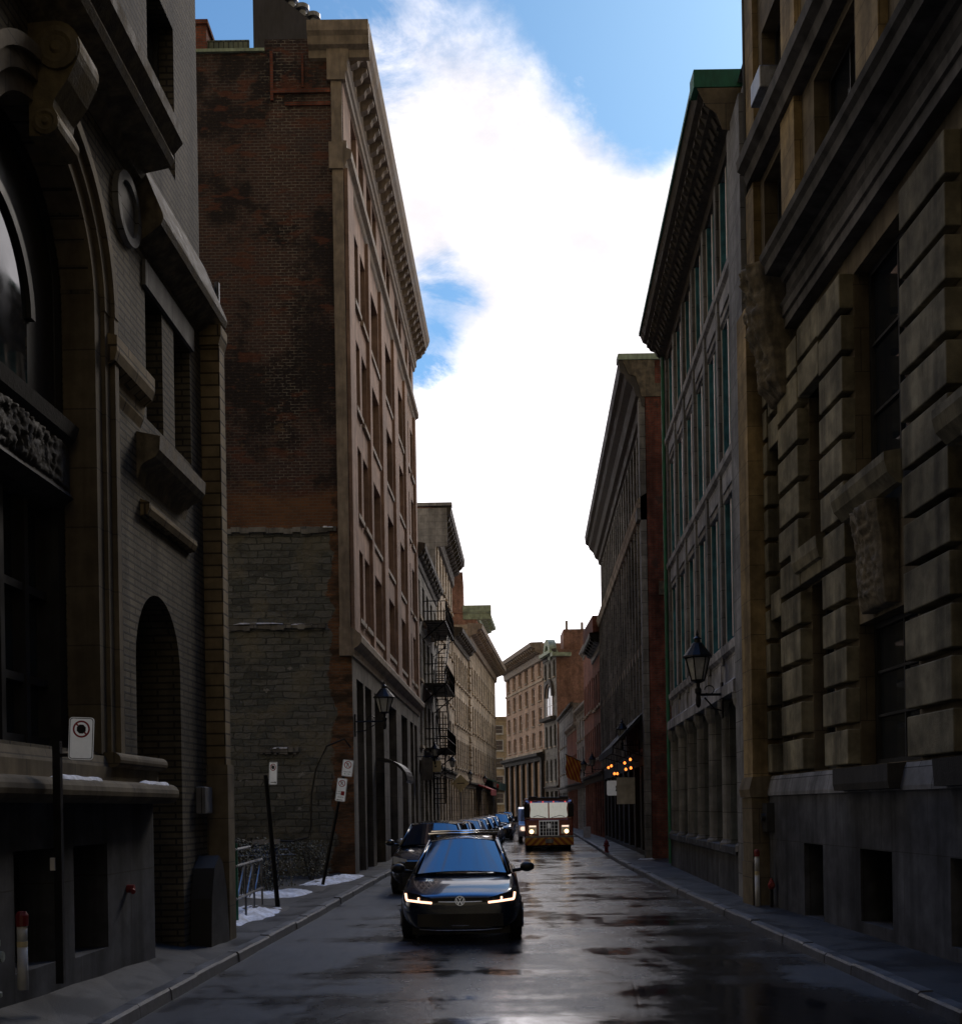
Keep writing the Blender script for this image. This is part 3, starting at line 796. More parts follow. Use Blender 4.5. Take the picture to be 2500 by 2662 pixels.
mb = MB(); mb.box(A, 15.72, 16.1, 1.93, 2.3, .0, .13); mb.obj('intercom_box', M['ashlar'], b1, bevel=.015)
mb = MB(); mb.cyl(A.p(12.75, 1.12, .06), A.p(12.75, 1.12, .14), .045); mb.cyl(A.p(12.75, 1.12, .1), A.p(12.68, 1.09, .15), .028); mb.obj('standpipe', M['red'], b1)
mb = MB(); mb.tube([A.p(16.68, 9.6, .16), A.p(16.68, 5, .16), A.p(16.68, .2, .16)], .04); mb.obj('drainpipe', M['steel'], b1)

# ------------------------------------------------------------------ LEFT 2: tall warehouse
B = left(-3.57 - .033 * 32.6, .033)
b2 = thing('brick_building', 'tall brown warehouse with a bracketed cornice and a bare brick and rubble side wall', 'building', B.p(32.6, 0))
E2 = 54.2
D = front(32.6)
sills = [7.62, 10.72, 13.9, 17.05]
NAR = [(34.1, 35.3), (35.72, 36.9), (50.25, 51.4), (52.1, 53.25)]
WID = [(37.62, 40.2), (41.8, 44.35), (46.2, 48.65)]
holes = []
for z in sills:
    for a, b in NAR: holes.append((a, b, z, z + 2.12))
    for a, b in WID: holes.append((a, b, z, z + 2.12, '', .55))
for a, b in NAR: holes.append((a, b, 20.95, 22.45))
for a, b in WID:
    m = (a + b) / 2
    holes.append((a, m - .12, 20.95, 22.45)); holes.append((m + .12, b, 20.95, 22.45))
mb = MB()
mb.wall(B, 32.6, E2, 7.05, 23.5, holes, d=.38)
mb.obj('street_wall', M['sand'], b2)
# pilasters give the bays their depth
mb = MB()
for a, b in ((32.62, 33.75), (40.45, 41.55), (44.6, 45.95), (48.9, 49.95), (53.5, 54.19)): mb.box(B, a, b, 7.06, 20.1, -.02, .10)
mb.box(B, 37.02, 37.5, 7.06, 20.1, -.02, .10)
mb.obj('pilaster', M['sand'], b2)
SH = [(33.45, 34.9), (35.3, 36.8), (37.6, 40.1), (41.7, 44.3), (46.2, 48.6), (49.9, 51.3), (51.9, 53.3)]
mb = MB(); mb.wall(B, 32.6, E2, 0, 6.3, [(a, b, .12, 5.75, '', .5) for a, b in SH]); mb.obj('ground_floor_wall', M['sandgrey'], b2)
for i, (a, b) in enumerate(SH):
    window(B, b2, a, b, .95 if i not in (2, 4) else 2.9, 5.75, -.42, 2 if b - a > 2 else 1, 3, .09)
    mb = MB(); q = MB()
    if i in (2, 4):
        mb.box(B, a, b, .1, 2.9, -.48, -.38); mb.box(B, a + .4, a + .45, .1, 2.8, -.38, -.35); mb.box(B, b - .45, b - .4, .1, 2.8, -.38, -.35)
        d = mb.obj('door', M['wood'], b2); q.cyl(B.p(a + .6, 1.1, -.38), B.p(a + .6, 1.5, -.34), .02); q.obj('handle', M['steel'], d)
    else:
        mb.box(B, a, b, .1, .95, -.48, -.36); mb.obj('stall_riser', M['sandgrey'], b2)
mb = MB(); mb.prism(B, [(0, 6.28), (.05, 6.3), (.08, 6.5), (.2, 6.58), (.28, 6.68), (.30, 6.85), (.26, 6.92), (0, 7.1)], 32.5, E2 + .1); mb.obj('belt_cornice', M['cornice'], b2)
mb = MB(); mb.prism(B, [(0, 20.05), (.06, 20.12), (.1, 20.25), (.22, 20.32), (.24, 20.5), (.2, 20.56), (.1, 20.6), (.1, 20.8), (0, 20.82)], 32.5, E2 + .12); mb.obj('belt_cornice', M['cornice'], b2)
mb = MB(); mb.prism(B, [(0, 22.5), (.08, 22.55), (.1, 22.7), (.16, 22.75), (.16, 23.0), (.2, 23.05), (.2, 23.45), (.62, 23.5), (.66, 23.62), (.74, 23.75), (.8, 23.95), (.8, 24.05), (0, 24.12)], 32.45, E2 + .15)
mb.prism(D, [(0, 23.1), (.1, 23.14), (.12, 23.34), (.26, 23.42), (.32, 23.62), (.40, 23.72), (.42, 24.0), (0, 24.06)], -4.5, B.p(32.45, 0, .79)[0])
co = mb.obj('cornice', M['cornice'], b2)
bk = None
for i in range(30):
    s = 32.75 + i * .735
    if bk is None:
        L = B.free(); q = MB(); q.prism(L, [(0, -.02), (.38, -.02), (.38, -.12), (.26, -.2), (.2, -.34), (.02, -.42), (0, -.42)], 0, .26); bk = q.mesh('bracket', M['cornice'])
    o = bpy.data.objects.new('bracket', bk); COL.objects.link(o); o.parent = co; o.location = B.p(s, 23.5, .2)
for z in sills:
    for a, b in NAR: window(B, b2, a, b, z, z + 2.12, -.33, 1, 2, .07, 'frame', sill=(.42, .14), sillm='cornice')
    for a, b in WID: window(B, b2, a, b, z, z + 2.12, -.5, 3, 2, .08, 'frame', sill=(.56, .14), sillm='cornice')
for a, b in NAR: window(B, b2, a, b, 20.95, 22.45, -.33, 1, 2, .07)
for a, b in WID:
    m = (a + b) / 2
    window(B, b2, a, m - .12, 20.95, 22.45, -.33, 1, 2, .07); window(B, b2, m + .12, b, 20.95, 22.45, -.33, 1, 2, .07)
# bare party wall facing the empty lot
D = front(32.6)
x0 = B.p(32.6, 0)[0]
mb = MB(); mb.wall(D, -22, -5.75, 0, 23.38); mb.wall(D, -5.75, x0, 0, 23.75)
mb.quad(D.p(-5.75, 23.38), D.p(-5.75, 23.75), D.p(-5.75, 23.75, -.5), D.p(-5.75, 23.38, -.5))
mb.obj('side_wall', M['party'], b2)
mb = MB(); mb.quad((-22, 32.6, 23.38), (-5.75, 32.6, 23.38), (-5.75, 54.2, 23.38), (-22, 54.2, 23.38)); mb.quad((-5.75, 32.6, 23.5), (x0, 32.6, 23.5), (B.p(E2, 0)[0], 54.2, 23.5), (-5.75, 54.2, 23.5))
mb.quad(B.p(E2, 0), B.p(E2, 23.5), (-22, E2, 23.5), (-22, E2, 0)); mb.quad((-22, 32.6, 0), (-22, 32.6, 23.3), (-22, E2, 23.3), (-22, E2, 0))
mb.obj('roof', M['metalclad'], b2)
mb = MB(); mb.box(D, x0 - .32, x0 - .02, 7.1, 20.0, 0, .1); mb.box(D, x0 - .4, x0 + .0, 20.0, 20.75, 0, .16); mb.box(D, x0 - .32, x0 - .02, 20.75, 22.5, 0, .1); mb.box(D, x0 - .42, x0 + .1, 22.5, 23.45, 0, .16); mb.box(D, x0 - .34, x0, 6.3, 7.1, 0, .12)
mb.obj('corner_pilaster', M['cornice'], b2)
mb = MB()
mb.box(D, -5.6, -5.52, 22.0, 23.4, .005, .06); mb.box(D, -4.72, -4.66, 22.35, 23.3, .005, .06); mb.box(D, -5.6, x0 - .35, 22.2, 22.32, .005, .065); mb.box(D, -5.2, x0 - .35, 21.85, 21.95, .005, .05)
mb.obj('iron_strap', M['redbrick'], b2)
mb = MB(); mb.box(front(33.1), -11, -6.27, 23.4, 24.05, 0, .06); mb.obj('roof_fence', M['boards'], b2)
mb = MB(); mb.box(D, -16, -5.75, 23.385, 23.47, -.4, .08); mb.obj('coping', M['palegreen'], b2)
mb = MB(); mb.face_prism(front(33.6), [(-6.25, 23.3), (-6.25, 26.3), (-5.95, 26.05), (-4.35, 24.78), (-4.35, 23.4)], 0, -7); ph = mb.obj('penthouse', M['metalclad'], b2)
for i, xx in enumerate((-5.86, -5.5, -5.16, -4.84, -4.52)):
    zb = 26.05 - (xx + 5.95) * .79; q = MB()
    q.lathe((xx, 33.85, zb - .62), [(.12, -.3), (.12, .62), (.17, .62), (.17, .7), (.12, .74), (.12, .82), (.2, .86), (.2, .98), (.05, 1.02)], 14)
    q.obj('chimney_pot', M['steel'], b2, smooth=False)
mb = MB(); mb.box(front(32.9), -9.2, -7.46, 23.3, 24.4, -1.0, 0); mb.box(front(32.85), -9.3, -7.4, 24.4, 24.52, -1.1, 0.02); mb.obj('chimney', M['redbrick'], b2)
# ledges of the old floors in the rubble wall, with snow lying on them
rg = random.Random(4)
for (xa, xb, z) in ((-7.0, -4.3, 7.22), (-7.4, -3.95, 9.93), (-6.2, -5.1, 3.72)):
    n = 14; mb = MB()
    for i in range(n):
        a = xa + (xb - xa) * i / n; b = xa + (xb - xa) * (i + 1) / n
        dz = rg.uniform(-.04, .04); mb.box(D, a, b, z - .14 + dz, z + dz, -.02, rg.uniform(.05, .13))
    mb.obj('stone_ledge', M['fargrey'], b2)
# ------------------------------------------------------------------ RIGHT 1: rusticated bank building
R = right(5.6, -.02)
r1 = thing('stone_building', 'yellow-grey rusticated stone building with deep block joints, nearest on the right', 'building', R.p(15, 0))
mb = MB()
BWr = [(17.54, 18.5, .14, 1.3), (14.75, 15.91, .3, 1.3), (11.9, 13.0, .3, 1.3)]
mb.wall(R, -8, 20.6, 0, 2.08, BWr, d=.5, n=.07)
mb.obj('base', M['granite'], r1)
mb = MB(); mb.prism(R, [(-.3, 2.08), (.10, 2.083), (.10, 2.14), (.05, 2.36), (.02, 2.43), (-.3, 2.45)], -25, 20.6); mb.obj('water_table', M['ashlar'], r1)
for a, b, c, d in BWr:
    w_ = window(R, r1, a, b, c, d, -.4, 1, 1, .05)
    q = MB()
    for i in range(8): q.box(R, a, b, c + .06 + i * .14, c + .085 + i * .14, -.33, -.30)
    q.obj('grille', M['iron'], w_)
# openings of the rusticated storeys (set back from the block face)
OW = [(19.72, 20.3, 2.46, 5.1), (19.72, 20.3, 5.95, 8.2), (17.5, 18.54, 2.46, 5.42), (17.5, 18.54, 6.0, 8.45),
      (14.3, 16.4, 2.46, 4.46), (14.3, 16.4, 6.35, 9.45), (10.9, 12.9, 2.46, 4.46), (10.9, 12.9, 6.35, 9.45)]
mb = MB(); mb.wall(R, -8, 21.25, 2.45, 9.9, OW, d=.3, n=-.14); mb.shell(R, -8, 21.25, 0, 10.2, 14)
mb.obj('wall', M['lime'], r1)
for h in OW:
    ar = len(h) > 4
    window(R, r1, h[0], h[1], h[2], h[3], -.42, 2, 3, .08, arch=ar)
# stacks of rusticated blocks on the piers
rs = random.Random(8)
PIERS = [(18.56, 19.7, 2.46, 9.8), (16.42, 17.48, 2.46, 9.8), (12.92, 14.28, 2.46, 9.8), (9.4, 10.88, 2.46, 9.8)]
for a, b, z0, z1 in PIERS:
    mb = MB(); z = z0 + .03
    while z < z1 - .3:
        e = rs.uniform(-.012, .012)
        mb.box(R, a + .01, b - .01, z, z + .495, -.40, .05 + e)
        z += .59
    mb.obj('rusticated_pier', M['rust'], r1, bevel=.016)
mb = MB(); z = 2.49
while z < 9.3:
    mb.box(R, 20.32, 20.58, z, z + .5, -.2, .07); z += .59
mb.obj('rusticated_pier', M['rust'], r1, bevel=.016)
for z in (5.45, 8.45, 9.04):
    mb = MB(); mb.box(R, 17.49, 18.55, z, z + .5, -.3, .04); mb.obj('lintel', M['rust'], r1, bevel=.014)
    mb = MB(); mb.box(R, 19.71, 20.31, z - .3, z + .16, -.3, .04); mb.obj('lintel', M['rust'], r1, bevel=.014)
# carved panels, consoles and sills
def carved(s, z, w_, h_, seed):
    return relief(R, s, s + w_, z, z + h_, [(0, .02), (.1, .06), (.35, .09), (.6, .09), (.8, .15), (1, .18)], .07, seed, r1)
carved(14.9, 4.52, .95, 1.35, 1); carved(11.4, 4.52, .95, 1.35, 2)
mb = MB(); mb.prism(R, [(0, 5.9), (.08, 5.92), (.2, 6.05), (.24, 6.2), (.24, 6.3), (0, 6.34)], 14.35, 16.4); mb.obj('window_sill', M['rust'], r1)
mb = MB(); mb.prism(R, [(0, 5.9), (.08, 5.92), (.2, 6.05), (.24, 6.2), (.24, 6.3), (0, 6.34)], 10.9, 12.9); mb.obj('window_sill', M['rust'], r1)
mb = MB(); mb.prism(R, [(0, 5.62), (.1, 5.66), (.14, 5.8), (.15, 5.98), (0, 6.02)], 17.4, 18.7); mb.obj('window_sill', M['rust'], r1)
mb = MB(); mb.prism(R, [(-.1, 2.1), (.24, 2.11), (.26, 2.2), (.26, 2.42), (-.1, 2.44)], 14.35, 16.45); mb.obj('window_sill', M['darkstone'], r1)
mb = MB(); mb.prism(R, [(-.1, 2.1), (.24, 2.11), (.26, 2.42), (-.1, 2.44)], 10.9, 13.0); mb.obj('window_sill', M['darkstone'], r1)
# end pilaster
mb = MB(); mb.box(R, 20.6, 21.25, 0, 10.8, -.3, .33); mb.obj('pilaster', M['yblock'], r1)
mb = MB(); mb.box(R, 20.55, 21.26, 0, .9, -.3, .38); mb.prism(R, [(-.2, 2.05), (.40, 2.06), (.42, 2.2), (.36, 2.42), (-.2, 2.45)], 20.52, 21.27); mb.prism(R, [(-.2, .9), (.36, .91), (.37, 2.05), (-.2, 2.05)], 20.56, 21.26); mb.obj('pilaster_base', M['lime'], r1)
# entablature
mb = MB()
mb.prism(R, [(-.3, 9.8), (.06, 9.82), (.06, 9.98), (.1, 10.0), (.1, 10.14), (.14, 10.2), (-.3, 10.2)], -25, 20.4); mb.obj('architrave', M['rcorn'], r1)
mb = MB(); mb.prism(R, [(-.3, 10.2), (.06, 10.2), (.06, 10.5), (.12, 10.52), (.16, 10.6), (.4, 10.64), (.42, 10.78), (.48, 10.84), (.5, 10.93), (.44, 10.97), (-.3, 11.1)], -25, 19.0); co1 = mb.obj('cornice', M['rcorn'], r1)
# corner console with a carved mask
relief(R, 19.15, 19.95, 8.75, 10.95, [(0, .1), (.12, .26), (.2, .28), (.35, .32), (.5, .46), (.62, .5), (.8, .48), (.9, .56), (1, .58)], .11, 3, r1, 5.0)
# upper storeys
UW = [(19.15, 20.45, 11.45, 12.95), (19.15, 20.45, 13.95, 15.6), (15.8, 17.6, 11.45, 12.95), (15.8, 17.6, 13.95, 15.6), (12, 14, 11.45, 12.95), (12, 14, 13.95, 15.6), (19.15, 20.45, 16.6, 18.3), (15.8, 17.6, 16.6, 18.3)]
mb = MB(); mb.wall(R, -8, 21.25, 10.2, 21, UW, d=.35); mb.shell(R, -8, 21.25, 10.2, 21, 14); mb.obj('upper_wall', M['lime'], r1)
for a, b, c, d in UW: window(R, r1, a, b, c, d, -.3, 2, 2, .08, sill=(.42, .12), sillm='ashlar')
for a, b in ((20.7, 21.22), (18.2, 18.95), (14.6, 15.4)):
    for z0, z1, q in ((11.1, 13.1, .13), (13.75, 19, .10)): mb = MB(); mb.box(R, a, b, z0, z1, -.05, q); mb.obj('pilaster', M['yblock'], r1)
mb = MB(); mb.prism(R, [(0, 13.1), (.2, 13.12), (.24, 13.3), (.36, 13.38), (.38, 13.55), (0, 13.7)], -25, 20.9); mb.obj('string_course', M['rcorn'], r1)
mb = MB(); mb.box(R, 19.45, 20.05, 14.02, 14.4, -.25, .32); ac = mb.obj('air_conditioner', M['steel'], r1, bevel=.02)
mb = MB(); mb.tube([R.p(21.3, 10.5, .1), R.p(21.3, 18, .1)], .03); mb.obj('drainpipe', M['frame'], r1)
mb = MB(); mb.box(R, 20.555, 20.595, 1.48, 1.6, .02, .14); mb.obj('notice_plate', M['signglow'], r1)
mb = MB(); mb.box(R, 20.2, 20.5, 1.45, 1.95, .07, .2); mb.cyl(R.p(20.35, 1.7, .2), R.p(20.35, 1.7, .26), .07); mb.obj('meter_box', M['frame'], r1)

# ------------------------------------------------------------------ RIGHT 2: glazed loft building with teal frames
Q = right(5.16 - .05 * 21.9, .05)
r2 = thing('stone_building', 'pale stone loft building with tall teal framed windows between slim piers', 'building', Q.p(28, 0))
q0, q1 = 21.36, 34.5
NB = 6
ed = [22.75 + (34.2 - 22.75) * i / NB for i in range(NB + 1)]
fl = [(5.30, 8.30), (9.15, 12.0), (12.85, 15.1)]
mb = MB(); hs = []
for z0, z1 in fl:
    for a, b in zip(ed, ed[1:]): hs.append((a + .15, b - .15, z0, z1, '', .38))
mb.wall(Q, q0, q1, 4.2, 15.5, hs, d=.38); mb.shell(Q, q0, q1, 0, 15.9, 13); mb.obj('wall', M['greystone'], r2)
for z0, z1 in fl:
    for a, b in zip(ed, ed[1:]):
        o = window(Q, r2, a + .15, b - .15, z0, z1, -.34, 1, 1, .10, 'teal', 'glassblue', sill=(.44, .1), sillm='greystone')
        L = Q.free(); key = ('mull', round(b - a, 3), round(z1 - z0, 3))
        if key not in WC:
            q = MB(); w_ = b - a - .3; h_ = z1 - z0
            q.box(L, w_ * .5 - .07, w_ * .5 + .07, .1, h_ - .1, .0, .34); q.box(L, w_ - .1, w_ - .02, .02, h_ - .02, .01, .36)
            for c in (w_ * .25, w_ * .75): q.box(L, c - .035, c + .035, .1, h_ - .1, .0, .2)
            q.box(L, .1, w_ - .1, h_ * .72 - .04, h_ * .72 + .04, .005, .12)
            q.cm = 1
            q.box(L, w_ * .5 - .02, w_ * .5 + .07, .1, h_ * .97, .342, .36); q.box(L, w_ - .06, w_ - .02, .02, h_ - .02, .362, .375)
            WC[key] = q.mesh('mullion', [M['teal'], M['paleframe']])
        c = bpy.data.objects.new('mullion', WC[key]); COL.objects.link(c); c.parent = o
mb = MB()
for x in ed: mb.box(Q, x - .13, x + .13, 4.9, 15.1, -.02, .11)
mb.box(Q, q0, 22.72, 0, 15.1, -.02, .16); mb.obj('pier', M['ashlar'], r2)
mb = MB()
for z0, z1 in ((8.3, 9.1), (12.05, 12.8), (4.22, 5.22)):
    mb.prism(Q, [(0, z0), (.05, z0 + .02), (.06, z1 - .2), (.14, z1 - .14), (.15, z1), (0, z1 + .04)], 22.74, q1)
    for a, b in zip(ed, ed[1:]): mb.box(Q, a + .3, b - .3, z0 + .16, z1 - .26, .05, .085)
mb.prism(Q, [(0, 4.16), (.2, 4.17), (.2, 4.4), (.08, 4.5), (0, 4.5)], 22.74, q1); mb.obj('spandrel', M['greystone'], r2)
mb = MB(); mb.prism(Q, [(0, 15.1), (.06, 15.12), (.1, 15.28), (.26, 15.34), (.36, 15.5), (.5, 15.55), (.62, 15.75), (.72, 15.8), (.78, 15.95), (.8, 16.0), (0, 16.0)], 22.35, q1 + .1); cq = mb.obj('cornice', M['corn_dark'], r2)
bkm = None
for i in range(34):
    s = 22.45 + i * .36
    if bkm is None:
        L = Q.free(); q = MB(); q.prism(L, [(0, 0), (.5, 0), (.5, -.1), (.3, -.2), (.2, -.38), (0, -.42)], 0, .16); bkm = q.mesh('bracket', M['corn_dark'])
    o = bpy.data.objects.new('bracket', bkm); COL.objects.link(o); o.parent = cq; o.location = Q.p(s, 15.72, .12)
mb = MB(); mb.box(front(22.34), Q.p(22.34, 0, .84)[0], Q.p(22.34, 0, -1)[0], 15.82, 16.16, -.4, .02); mb.prism(Q, [(.6, 16.0), (.84, 16.0), (.84, 16.1), (.6, 16.14)], 22.75, q1 + .1); mb.obj('gutter', M['green'], r2)
mb = MB(); mb.face_prism(front(22.32), [(Q.p(22.3, 0, .78)[0], 15.8), (Q.p(22.3, 0, .6)[0], 15.45), (Q.p(22.3, 0, .4)[0], 15.3), (Q.p(22.3, 0, .3)[0], 15.0), (Q.p(22.3, 0, -.05)[0], 14.95), (Q.p(22.3, 0, -1.2)[0], 15.0), (Q.p(22.3, 0, -1.2)[0], 15.8)], 0, -.02); mb.obj('cornice_return', M['lime'], r2)
# ground floor: columns, green shop fronts, stone plinth
mb = MB(); gh = [(a + .18, b - .18, 1.08, 4.1, '', .35) for a, b in zip(ed, ed[1:])]
mb.wall(Q, q0, q1, 0, 4.2, gh, d=.35); mb.obj('ground_floor_wall', M['ashlar'], r2)
for i, (a, b) in enumerate(zip(ed, ed[1:])):
    window(Q, r2, a + .18, b - .18, 1.08, 4.1, -.33, 2, 2, .16, 'tealgreen', 'glass', bar=.09)
    q = MB(); q.box(Q, a + .18, b - .18, 1.08, 2.2, -.3, -.22); q.obj('shop_panel', M['tealgreen'], r2)
mb = MB()
for x in ed:
    c = Q.p(x, 0, .02); mb.lathe(c, [(.19, 1.0), (.19, 1.12), (.13, 1.2), (.12, 3.6), (.115, 3.8), (.17, 3.9), (.2, 4.02), (.2, 4.16)], 12)
mb.obj('column', M['ashlar'], r2, smooth=False)
mb = MB(); mb.prism(Q, [(0, 0), (.14, 0), (.14, .92), (.2, .94), (.2, 1.08), (0, 1.1)], 22.74, q1); mb.obj('plinth', M['granite'], r2)
mb = MB(); mb.tube([Q.p(q1 - .04, 15.4, .16), Q.p(q1 - .04, 8, .16), Q.p(q1 - .04, .2, .16)], .06); mb.obj('drainpipe', M['green'], r2)

# ------------------------------------------------------------------ RIGHT 3: brick flank and weathered stone front
T3 = right(5.75 - .045 * 39, .045)
r3 = thing('stone_building', 'weathered grey stone front with deep cornice and red brick flank beyond the teal windows', 'building', T3.p(50, 0))
e3 = 64.5; cols = [39.9 + i * 1.23 for i in range(20)]
rows = [(4.6, 7.2), (8.0, 10.8), (12.9, 15.3)]
hs = [(c + .18, c + 1.05, a, b, '', .3) for c in cols for a, b in rows]
mb = MB(); mb.wall(T3, 39, e3, 3.9, 16.2, hs, d=.3); mb.obj('street_wall', M['fargrey'], r3)
for i, c in enumerate(cols):
    for a, b in rows: window(T3, r3, c + .18, c + 1.05, a, b, -.26, 1, 2, .07)
mb = MB()
for i, c in enumerate(cols + [cols[-1] + 1.23]): mb.box(T3, c - .13, c + .12, 4.0, 11.9, -.02, .14)
mb.box(T3, 39.0, 39.55, 0, 16.2, -.02, .2); mb.box(T3, 39.0, 39.6, 11.6, 12.0, -.02, .32); mb.obj('pier', M['fargrey'], r3)
mb = MB(); mb.prism(T3, [(0, 11.9), (.2, 11.95), (.24, 12.1), (.3, 12.3), (0, 12.5)], 39.0, e3); mb.prism(T3, [(0, 7.25), (.08, 7.3), (.1, 7.6), (0, 7.65)], 39.6, e3); mb.obj('belt_course', M['farstone'], r3)
mb = MB(); mb.prism(T3, [(0, 15.4), (.1, 15.45), (.15, 15.7), (.3, 15.8), (.4, 16.1), (.6, 16.3), (.68, 16.5), (.82, 16.6), (.86, 17.0), (0, 17.1)], 38.98, e3 + .1); mb.obj('cornice', M['corn_dark'], r3)
mb = MB(); mb.box(front(38.97), T3.p(39, 0, .88)[0], T3.p(39, 0, -.9)[0], 17.0, 17.2, -.5, .03); mb.obj('flashing', M['palegreen'], r3)
mb = MB(); mb.face_prism(front(38.96), [(T3.p(39, 0, .74)[0], 16.98), (T3.p(39, 0, .52)[0], 16.5), (T3.p(39, 0, .3)[0], 16.45), (T3.p(39, 0, .1)[0], 15.75), (T3.p(39, 0, -.6)[0], 15.75), (T3.p(39, 0, -.6)[0], 16.2), (T3.p(39, 0, -.35)[0], 16.2), (T3.p(39, 0, -.35)[0], 16.98)], 0, -.05); mb.obj('cornice_return', M['carve'], r3)
mb = MB(); mb.wall(front(39.0), 5.75, 16, 0, 17.0); mb.quad((16, 39, 0), (16, 39, 17), (16, 64.5, 17), (16, 64.5, 0)); mb.quad(T3.p(39, 17), (16, 39, 17), (16, 64.5, 17), T3.p(e3, 17)); mb.quad(T3.p(e3, 0), T3.p(e3, 17), (16, e3, 17), (16, e3, 0))
mb.obj('flank_wall', masonry('flank_brick', (.22, .065, .04), (.16, .05, .034), (.13, .085, .065), .22, .075, .009, .45, soot=.5, bump=.5, patch=(.055, .04, .034)), r3)
for q4 in ((6.12, 7.4, 9.05, 9.5), (6.3, 7.5, 7.65, 8.25)):
    mb = MB(); mb.box(front(39.0), *q4, 0, .05); mb.obj('render_patch', M['carve'], r3)
mb = MB(); mb.wall(T3, 39.55, e3, 0, 3.9, [(c + .2, c + 2.2, .3, 3.4, '', .5) for c in [40.2 + i * 2.7 for i in range(9)]], d=.5); mb.obj('ground_floor_wall', M['darkstone'], r3)
for i in range(9):
    c = 40.2 + i * 2.7
    window(T3, r3, c + .2, c + 2.2, .3, 3.4, -.42, 3, 2, .1)

# ------------------------------------------------------------------ generic far houses
def house(name, label, F, s0, s1, H, rows, cols, wallm, ww=1.1, corn=(.5, .8), cornm='cornice', fm='frame', depth=9, base=None, arch=False, sillm='farstone', rec=.28, bands=(), sidem=None, wcols=1, fw=.08):
    b = thing(name, label, 'building', F.p((s0 + s1) / 2, 0))
    pitch = (s1 - s0) / cols; hs = []
    for c in range(cols):
        m = s0 + pitch * (c + .5)
        for z0, z1 in rows:
            hs.append((m - ww / 2, m + ww / 2, z0, z1, 'arch') if arch else (m - ww / 2, m + ww / 2, z0, z1))
    gh = []
    if base:
        for c in range(cols):
            m = s0 + pitch * (c + .5); gh.append((m - pitch * .36, m + pitch * .36, .15, base - .55, '', .4))
    mb = MB(); mb.wall(F, s0, s1, 0, H, hs + gh, d=rec)
    mb.obj('wall', M[wallm], b)
    mb = MB(); mb.shell(F, s0, s1, 0, H, depth); mb.obj('side_wall', M[sidem or wallm], b)
    for h in hs: window(F, b, h[0], h[1], h[2], h[3], -rec + .05, wcols, 2, fw, fm, sill=(rec + .08, .14), sillm=sillm, arch=arch)
    for h in gh:
        window(F, b, h[0], h[1], .15, h[3], -.36, 2, 2, .12, 'frame')
    if base:
        mb = MB(); mb.prism(F, [(0, base - .5), (.05, base - .48), (.08, base - .2), (.2, base - .12), (.22, base), (0, base + .06)], s0 - .02, s1 + .02); mb.obj('fascia', M['corn_dark'], b)
    if corn:
        p, h = corn
        mb = MB(); mb.prism(F, [(0, H - h), (p * .15, H - h * .95), (p * .2, H - h * .6), (p * .55, H - h * .5), (p * .65, H - h * .3), (p * .95, H - h * .22), (p, H + .02), (p * .9, H + .06), (0, H + .12)], s0 - .05, s1 + .05)
        c = mb.obj('cornice', M[cornm], b)
        n = max(2, int((s1 - s0) / 1.1)); L = F.free(); q = MB(); q.prism(L, [(0, 0), (p * .75, 0), (p * .7, -h * .12), (p * .25, -h * .3), (0, -h * .34)], 0, .3); me = q.mesh('bracket', M[cornm])
        for i in range(n):
            o = bpy.data.objects.new('bracket', me); COL.objects.link(o); o.parent = c; o.location = F.p(s0 + .3 + i * 1.1, H - h * .28, .02 + p * .12)
    for z, hh, p in bands:
        mb = MB(); mb.box(F, s0, s1, z, z + hh, -.02, p); mb.obj('belt_course', M[sillm], b)
    return b

Lf = left(-2.86 - .04 * 54.2, .04)
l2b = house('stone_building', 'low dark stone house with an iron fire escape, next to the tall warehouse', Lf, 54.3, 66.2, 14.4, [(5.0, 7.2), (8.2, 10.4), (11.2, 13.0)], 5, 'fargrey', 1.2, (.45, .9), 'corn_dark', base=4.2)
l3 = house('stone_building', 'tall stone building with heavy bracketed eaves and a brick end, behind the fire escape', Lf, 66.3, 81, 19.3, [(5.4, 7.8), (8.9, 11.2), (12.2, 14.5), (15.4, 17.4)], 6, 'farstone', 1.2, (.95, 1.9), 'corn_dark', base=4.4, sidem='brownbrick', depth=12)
mb = MB(); mb.box(front(66.25), Lf.p(66.3, 0, -2.6)[0], Lf.p(66.3, 0, .7)[0], 17.0, 19.2, -.1, .03); mb.box(front(66.25), Lf.p(66.3, 0, -.5)[0], Lf.p(66.3, 0, .02)[0], 0, 17.0, -.1, .03); mb.obj('cornice_return', M['farpale'], l3)
mb = MB(); mb.box(front(66.2), -8, Lf.p(66.3, 0, 1.0)[0], 19.32, 19.5, -.6, .05); mb.box(front(66.3), -6.2, -3.6, 19.5, 20.7, -1.5, 0); mb.obj('roof_coping', M['farpale'], l3)
mb = MB(); mb.tube([(-3.9, 66.8, 20.7), (-3.9, 66.8, 22.0)], .03); mb.tube([(-3.7, 66.8, 20.7), (-3.7, 66.8, 21.7)], .03); mb.obj('antenna', M['iron'], l3)
Lg = left(-1.78 - .085 * 81, .085)
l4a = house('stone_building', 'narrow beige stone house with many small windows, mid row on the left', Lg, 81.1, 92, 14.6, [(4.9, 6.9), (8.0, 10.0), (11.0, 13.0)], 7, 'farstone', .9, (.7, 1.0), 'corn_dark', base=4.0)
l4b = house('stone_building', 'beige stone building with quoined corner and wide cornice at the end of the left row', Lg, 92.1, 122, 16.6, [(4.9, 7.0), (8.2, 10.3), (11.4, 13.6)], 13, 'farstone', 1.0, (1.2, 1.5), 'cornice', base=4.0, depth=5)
mb = MB(); z = 4.2
while z < 14.6: mb.box(Lg, 92.05, 93.4, z, z + .42, -.3, .14); z += .6
mb.obj('quoin', M['farstone'], l4b, bevel=.04)
Lt = left(-.14 - .07 * 104, .07)
